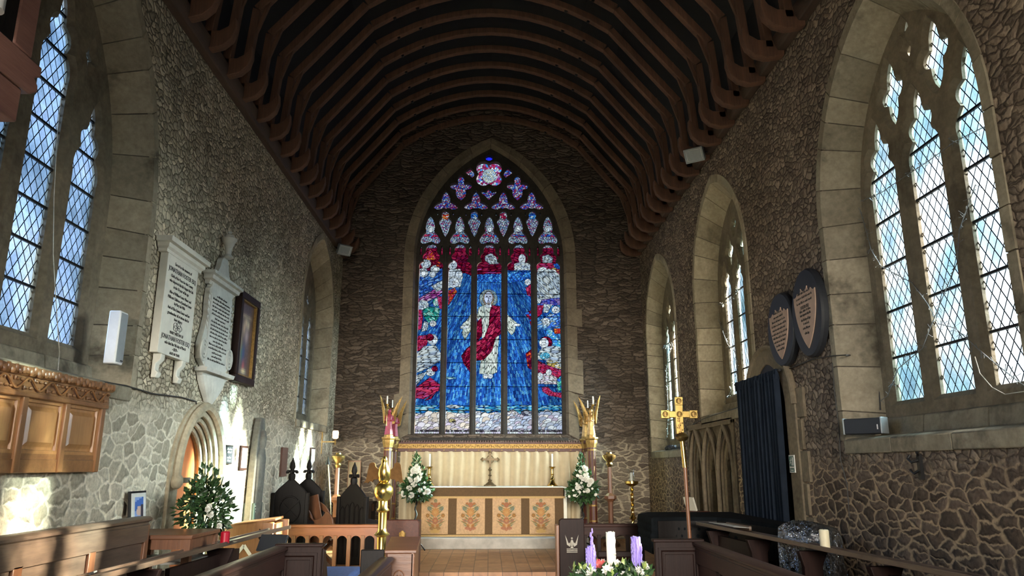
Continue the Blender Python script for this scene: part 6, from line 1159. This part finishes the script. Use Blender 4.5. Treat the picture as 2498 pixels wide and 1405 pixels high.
for k in range(7): mb.ball((.02 * math.sin(k * 2), -.022, 2.08 + .025 * k), (.018, .008, .014), 6, 4)
mb.build('vine_relief', M['gilt'], t, T=T)
t = thing('covered_piano', 'piano under a black gathered cloth along the right wall', 'piano', (0, 0, 0)); PO = [(2.03, 9.55), (2.30, 9.62), (2.85, 9.55), (3.04, 9.2), (3.12, 8.6), (3.2, 8.1), (3.30, 7.75), (3.42, 7.68), (3.52, 7.85), (3.52, 8.5), (3.40, 8.8), (3.40, 10.7), (2.2, 10.7), (2.03, 10.4)]
def resamp(po, st):
    out = []
    for i in range(len(po)):
        a, b = Vector(po[i]), Vector(po[(i + 1) % len(po)]); n = max(1, int((b - a).length / st))
        for k in range(n): out.append(a.lerp(b, k / n))
    return out
PR = resamp(PO, .016); cen = Vector((2.8, 9.4)); rows = []
for j in range(26):
    v = j / 25; z = 1.08 - .42 * v; row = []
    for i, p in enumerate(PR):
        q = PR[(i + 1) % len(PR)] - PR[i - 1]; nn = Vector((q.y, -q.x)).normalized(); a = .009 * math.sin(i * 1.15 + int(v * 4.99) * 2.1 + 1.4 * math.sin(i * .21 + int(v * 4.99))) * min(1, v * 6) * (.5 + .5 * abs(math.sin(v * PI * 5))) + .012 * abs(math.sin(v * PI * 5)) * min(1, v * 5); row.append((p.x + nn.x * a, p.y + nn.y * a, z))
    rows.append(row)
mb = MB(); mb.loft([[(cen.x + (p.x - cen.x) * .97, cen.y + (p.y - cen.y) * .97, 1.095) for p in PR]] + rows, True); mb.add([(cen.x + (p.x - cen.x) * .97, cen.y + (p.y - cen.y) * .97, 1.095) for p in PR], [tuple(range(len(PR)))]); mb.build('cloth', M['blackcl'], t, smooth=70)
MB().prism([(cen.x + (p.x - cen.x) * .9, cen.y + (p.y - cen.y) * .9) for p in [Vector(q) for q in PO]], .70, 1.05, 'z').build('case', M['black'], t)
for x, y in ((2.25, 9.9), (3.2, 8.4), (3.2, 10.4)): MB().lathe([(.05, 0), (.04, .1), (.07, .5), (.07, .72)], (x, y, 0), 12).build('leg', M['black'], t)
t = thing('wrapped_chair', 'black upholstered chair wrapped in clear plastic sheeting behind the right desk', 'chair', (3.08, 7.28, 0.0), -.1)
MB().box(-.22, .24, -.22, .30, .45, .62).build('seat', M['blackcl'], t, .04); MB().box(-.20, .24, .22, .32, .6, 1.02).build('backrest', M['blackcl'], t, .04)
for sx in (-.2, .2):
    for sy in (-.2, .26): MB().box(sx - .02, sx + .02, sy - .02, sy + .02, 0, .46).build('leg', M['iron'], t)
r_ = random.Random(3); rows = []
for z, rx, ry, ox in ((.30, .30, .36, -.02), (.45, .32, .37, -.02), (.62, .30, .35, -.02), (.80, .27, .33, -.02), (.95, .27, .31, -.02), (1.06, .27, .28, -.01), (1.13, .25, .22, -.02), (1.18, .17, .14, -.06), (1.20, .05, .05, -.10)):
    rows.append([(ox + rx * (1 + .07 * math.sin(11 * a + z * 6) + .05 * math.sin(23 * a - 9 * z) + r_.uniform(-.04, .04)) * math.cos(a), .04 + ry * (1 + .07 * math.sin(9 * a + z * 7) + r_.uniform(-.04, .04)) * math.sin(a), z + r_.uniform(-.012, .012)) for a in [2 * PI * k / 56 for k in range(56)]])
pl = G('clear_plastic'); pt = pl.n('ShaderNodeBsdfTransparent', {0: (.86, .88, .90, 1)}); pq = pl.n('ShaderNodeBsdfGlossy', {0: (1, 1, 1, 1), 1: .12}); pf = pl.n('ShaderNodeLayerWeight', {0: .35}); pn = pl.noise(pl.obj(), 16, 4).outputs['Fac']; pb = pl.n('ShaderNodeBump', {'Height': pn, 'Distance': .05}); pl.t.links.new(pb.outputs[0], pq.inputs['Normal'])
pm = pl.n('ShaderNodeMixShader', {0: pl.mr(pf.outputs['Fresnel'], 0, 1, .30, .85), 1: pt.outputs[0], 2: pq.outputs[0]}); pl.t.links.new(pm.outputs[0], pl.out.inputs[0])
mb = MB(); mb.loft(rows, True, False); mb.build('plastic_sheet', pl.m, t, smooth=25)
t = thing('red_book_rest', 'small red-brown wooden book rest on the stone seats behind the piano', 'book rest', (3.45, 12.6, .505), -1.2); MB().box(-.2, .2, -.1, .1, 0, .5).build('stand', M['mahog'], t, .01); MB().box(-.16, .1, -.13, -.1, .50, .72, Matrix.Rotation(.3, 3, 'X')).build('open_book', M['linen'], t); MB().box(-.24, .24, -.16, -.08, .42, .5, ).build('ledge', M['mahog'], t, .01)
t = thing('kneeling_desk', 'low dark kneeling desk behind the wreath candles in front of the right altar rail', 'desk', (1.66, 9.6, 0)); MB().box(-.26, .26, .28, .33, 0, .66).build('back', M['dark'], t, .01); MB().prism([(-.40, .40), (-.40, .44), (.28, .60), (.28, .56)], -.24, .24, 'x').build('sloping_top', M['darkx'], t, .006)
for sx in (-.25, .25): MB().prism([(-.40, 0), (.30, 0), (.30, .60), (-.40, .42)], sx - .02, sx + .02, 'x').build('side', M['dark'], t, .008)
mb = MB(); r_ = random.Random(61)
for k in range(7): mb.tube([(r_.uniform(-.04, .04), -.28 + .08 * k, .04 + r_.uniform(-.015, .02)), (r_.uniform(-.05, .05), -.24 + .08 * k, .06), (r_.uniform(-.04, .04), -.18 + .08 * k, .04)], [.035, .045, .035], 8)
o = mb.build('cable_bundle', M['dkgrey']); o.location = (3.66, 15.1, 2.03); tag(o, 'dark coiled bundle lying on the far right window sill', 'cable bundle')
# ---------------------------------------------------------------- advent wreath in the foreground
WX, WY, WZ = .79, 5.0, 1.02
t = thing('wreath_stand', 'dark wooden stand under the flower wreath', 'stand', (WX, WY, 0)); MB().lathe([(.22, 0), (.22, .04), (.06, .1), (.045, .5), (.06, .9), (.18, .95), (.20, .99)], n=20).build('pedestal', M['dark'], t)
t = thing('flower_wreath', 'ring of greenery, white flowers and pink berries around four candles', 'wreath', (WX, WY, .99))
MB().lathe([(.17, 0), (.24, .0), (.26, .03), (.24, .06), (.17, .06), (.15, .03), (.17, .0)], n=30).build('base_ring', M['leaf'], t)
mb = MB(); mb2 = MB(); r_ = random.Random(12)
for k in range(34):
    a = 2 * PI * k / 34; R_ = r_.uniform(.14, .25); leafcloud(9, (R_ * math.cos(a), R_ * math.sin(a), .05), (.05, .05, .035), .055, 100 + k, -.3, mb)
    if k % 2: leafcloud(3, (R_ * math.cos(a), R_ * math.sin(a), .07), (.04, .04, .03), .05, 300 + k, -.5, mb2)
for k in range(60):
    a = r_.uniform(0, 2 * PI); p = Vector((.2 * math.cos(a), .2 * math.sin(a), .05)); d = Vector((math.cos(a) * r_.uniform(0, .08), math.sin(a) * r_.uniform(0, .08), r_.uniform(.0, .05)))
    for j in range(5): mb.bar(p + d * j / 5, p + d * j / 5 + Vector((r_.uniform(-.02, .02), r_.uniform(-.02, .02), .02)), .002, .002)
mb.build('foliage', M['leaf'], t, smooth=0); mb2.build('variegated_leaves', M['leafl'], t, smooth=0)
for k in range(6):
    a = PI + PI * (k + .5) / 6; o = bpy.data.objects.new('bloom', BS); C.objects.link(o); o.parent = t; o.location = (.21 * math.cos(a), .21 * math.sin(a), .055 + .02 * (k % 3)); o.rotation_euler = (-.6, 0, a + PI / 2)
for k in range(5):
    a = 2.2 - .25 * k; o = bpy.data.objects.new('bloom', BS); C.objects.link(o); o.parent = t; o.location = (.18 * math.cos(a), .18 * math.sin(a), .09); o.rotation_euler = (-.9, 0, 0); o.scale = (.8,) * 3
for x, y in ((-.05, .02), (-.085, .03)): o = bpy.data.objects.new('pink_rose', bloom_mesh(.035, 4, (8, 7, 5)).build('tmp_rose', M['pink']).data); bpy.data.objects.remove(bpy.data.objects['tmp_rose']); C.objects.link(o); o.parent = t; o.location = (x, y, .10); o.rotation_euler = (-.3, 0, 0)
mb = MB()
for k in range(16): mb.ball((-.06 + r_.uniform(-.05, .04), .05 + r_.uniform(-.03, .03), .085 + r_.uniform(0, .05)), .007, 6, 4)
mb.build('berries', M['redwax'], t)
def drippy(lb, x, y, r, h_, m, seed, broken=0, cone=0):
    c = thing('candle', lb, 'candle', (WX + x, WY + y, 1.03)); r_ = random.Random(seed); n = 20; rings = []
    for j in range(11):
        z = h_ * j / 10; rings.append([(r * (1 + .05 * math.sin(5 * a + z * 20)) * math.cos(a), r * (1 + .05 * math.sin(4 * a - z * 30)) * math.sin(a), z + (r_.uniform(-.02, .01) * broken if j == 10 else 0)) for a in [2 * PI * k / n for k in range(n)]])
    mb = MB(); mb.loft(rings, True, True); mb.build('wax', m, c); mb = MB()
    for k in range(16 if m is M['purple'] else 4):
        a = r_.uniform(-PI, PI) if m is M['purple'] else r_.uniform(-.7, .5); z0 = h_ * r_.uniform(.7, 1.0); z1 = h_ * r_.uniform(.0, .55); R_ = r + .003; pts = [(R_ * math.cos(a + .1 * math.sin(3 * v)) * (1 + .08 * math.sin(17 * v + k)), R_ * math.sin(a + .1 * math.sin(3 * v)), z0 + (z1 - z0) * v) for v in [i / 12 for i in range(13)]]; mb.tube(pts, [.0035 + .0025 * abs(math.sin(i * 1.7 + k)) for i in range(13)], 6)
        for i in range(3): q = pts[r_.randrange(13)]; mb.ball(q, (.007, .007, .009), 6, 4)
    if cone:
        for k in range(9): mb.ball((.006 + r_.uniform(-.007, .007), r_.uniform(-.006, .006), h_ + .012 * k), (.013 - .001 * k, .012 - .001 * k, .012), 7, 5)
    if m is M['purple']:
        for k in range(12): a = r_.uniform(0, 6.28); mb.ball((r * 1.5 * math.cos(a), r * 1.5 * math.sin(a), .01), (.016, .016, .018), 7, 5)
    mb.build('drips', m, c); return c
drippy('left lilac candle of the wreath, thickly dripped to a thin peak', -.135, -.06, .026, .185, M['purple'], 1, 1, 1); drippy('white pillar candle of the wreath with drips down its right side', -.005, -.02, .0255, .265, M['wax'], 2, .6); drippy('right lilac candle of the wreath with flat dripped top', .165, -.02, .027, .235, M['purple'], 3, 1); drippy('low melted lilac candle in front of the white wreath candle', .005, -.15, .016, .035, M['purple'], 4, 1)
# ---------------------------------------------------------------- organ case corner high on the left
t = thing('organ_case', 'red-brown panelled organ case corner jutting from the upper left wall', 'organ case', (XL, 3.27, 3.5))
MB().box(0.02, .92, -1.6, .50, .02, .22).build('lower_fascia', M['organ'], t, .012)
MB().prism([(-1.6, .22), (.55, .22), (.61, .26), (.61, .30), (.57, .33), (.62, .36), (.62, .42), (-1.6, .42)], .02, .93, 'x').build('cornice', M['organ'], t, .008)
MB().box(.80, .93, .36, .52, .42, 2.4).build('corner_post', M['organ'], t, .01); MB().box(.04, .80, .40, .48, .42, 2.4).build('end_panel', M['black'], t); MB().box(.84, .92, -1.6, .36, .42, 2.4).build('side_panel', M['black'], t)
for k in range(3): MB().tube([(.98, .08 - .16 * k, .44), (.98, .08 - .16 * k, 2.4)], .06, 16).build('pipe', M['white'], t)
MB().prism([(.12, -.4), (.12, .02), (-.9, .02)], .02, .30, 'x').build('bracket', M['organ'], t, .01); MB().box(.02, .70, -.3, .40, -.18, .02).build('soffit_box', M['organ'], t, .01)
# ---------------------------------------------------------------- churchyard tree that dapples the sun on the near left wall
t = thing('churchyard_tree', 'tree in the churchyard outside the right wall', 'tree', (12.5, 7.0, -0.5))
MB().tube([(0, 0, 0), (.1, .1, 2.5), (-.1, .2, 5), (.1, 0, 7.5), (0, 0, 10)], [.3, .24, .18, .10, .03], 10).build('trunk', M['mid'], t)
mb = MB(); r_ = random.Random(77)
for k in range(26):
    a = r_.uniform(0, 2 * PI); z = r_.uniform(3.5, 8.5); l_ = r_.uniform(1.2, 2.6); mb.tube([(0, .1, z), (l_ * .5 * math.cos(a), l_ * .5 * math.sin(a), z + .4), (l_ * math.cos(a), l_ * math.sin(a), z + .6)], [.07, .04, .015], 6)
mb.build('branches', M['mid'], t); leafcloud(1900, (0, 0, 7.0), (2.5, 2.8, 2.8), .40, 78).build('foliage', M['leaf'], t, smooth=0)
# ---------------------------------------------------------------- small pieces belong to the part that carries them
HOST = {'lettering': ('slab', 'face', 'shield', 'panel', 'frame'), 'flourish': ('slab',), 'wick': ('wax',), 'drips': ('wax',), 'strap_hinge': ('door_leaf',), 'halo': ('figure',), 'hair': ('figure',), 'badge': ('cabinet',), 'grille': ('cabinet',), 'panel_moulding': ('end',), 'rosette': ('rail',), 'cresting': ('rail',), 'carving': ('back',), 'finial': ('back',), 'hinge': ('board',), 'gilt_bands': ('shaft',), 'roundel': ('head', 'front'), 'vine_relief': ('head',), 'chalice': ('board',), 'wafer': ('board',), 'bird_carving': ('board',), 'chevron': ('side',), 'zigzag_carving': ('side',), 'claw': ('eagle_body',), 'wing': ('eagle_body', 'figure'), 'peg': ('arch_brace',), 'running_figure': ('symbol_field',), 'reflector': ('body',), 'rim': ('body',)}
for root in [o for o in C.objects if o.type == 'EMPTY' and o.get('category')]:
    kids = list(root.children); base = lambda o: o.name.split('.')[0]
    em = [k for k in kids if base(k) == 'embroidery']; pa = [k for k in kids if base(k) == 'panel']
    for a, b in zip(em, pa[-4:] if em else []): a.parent = b
    for k in kids:
        for h in HOST.get(base(k), ()):
            hs = [x for x in kids if base(x) == h]
            if hs: k.parent = hs[0]; break
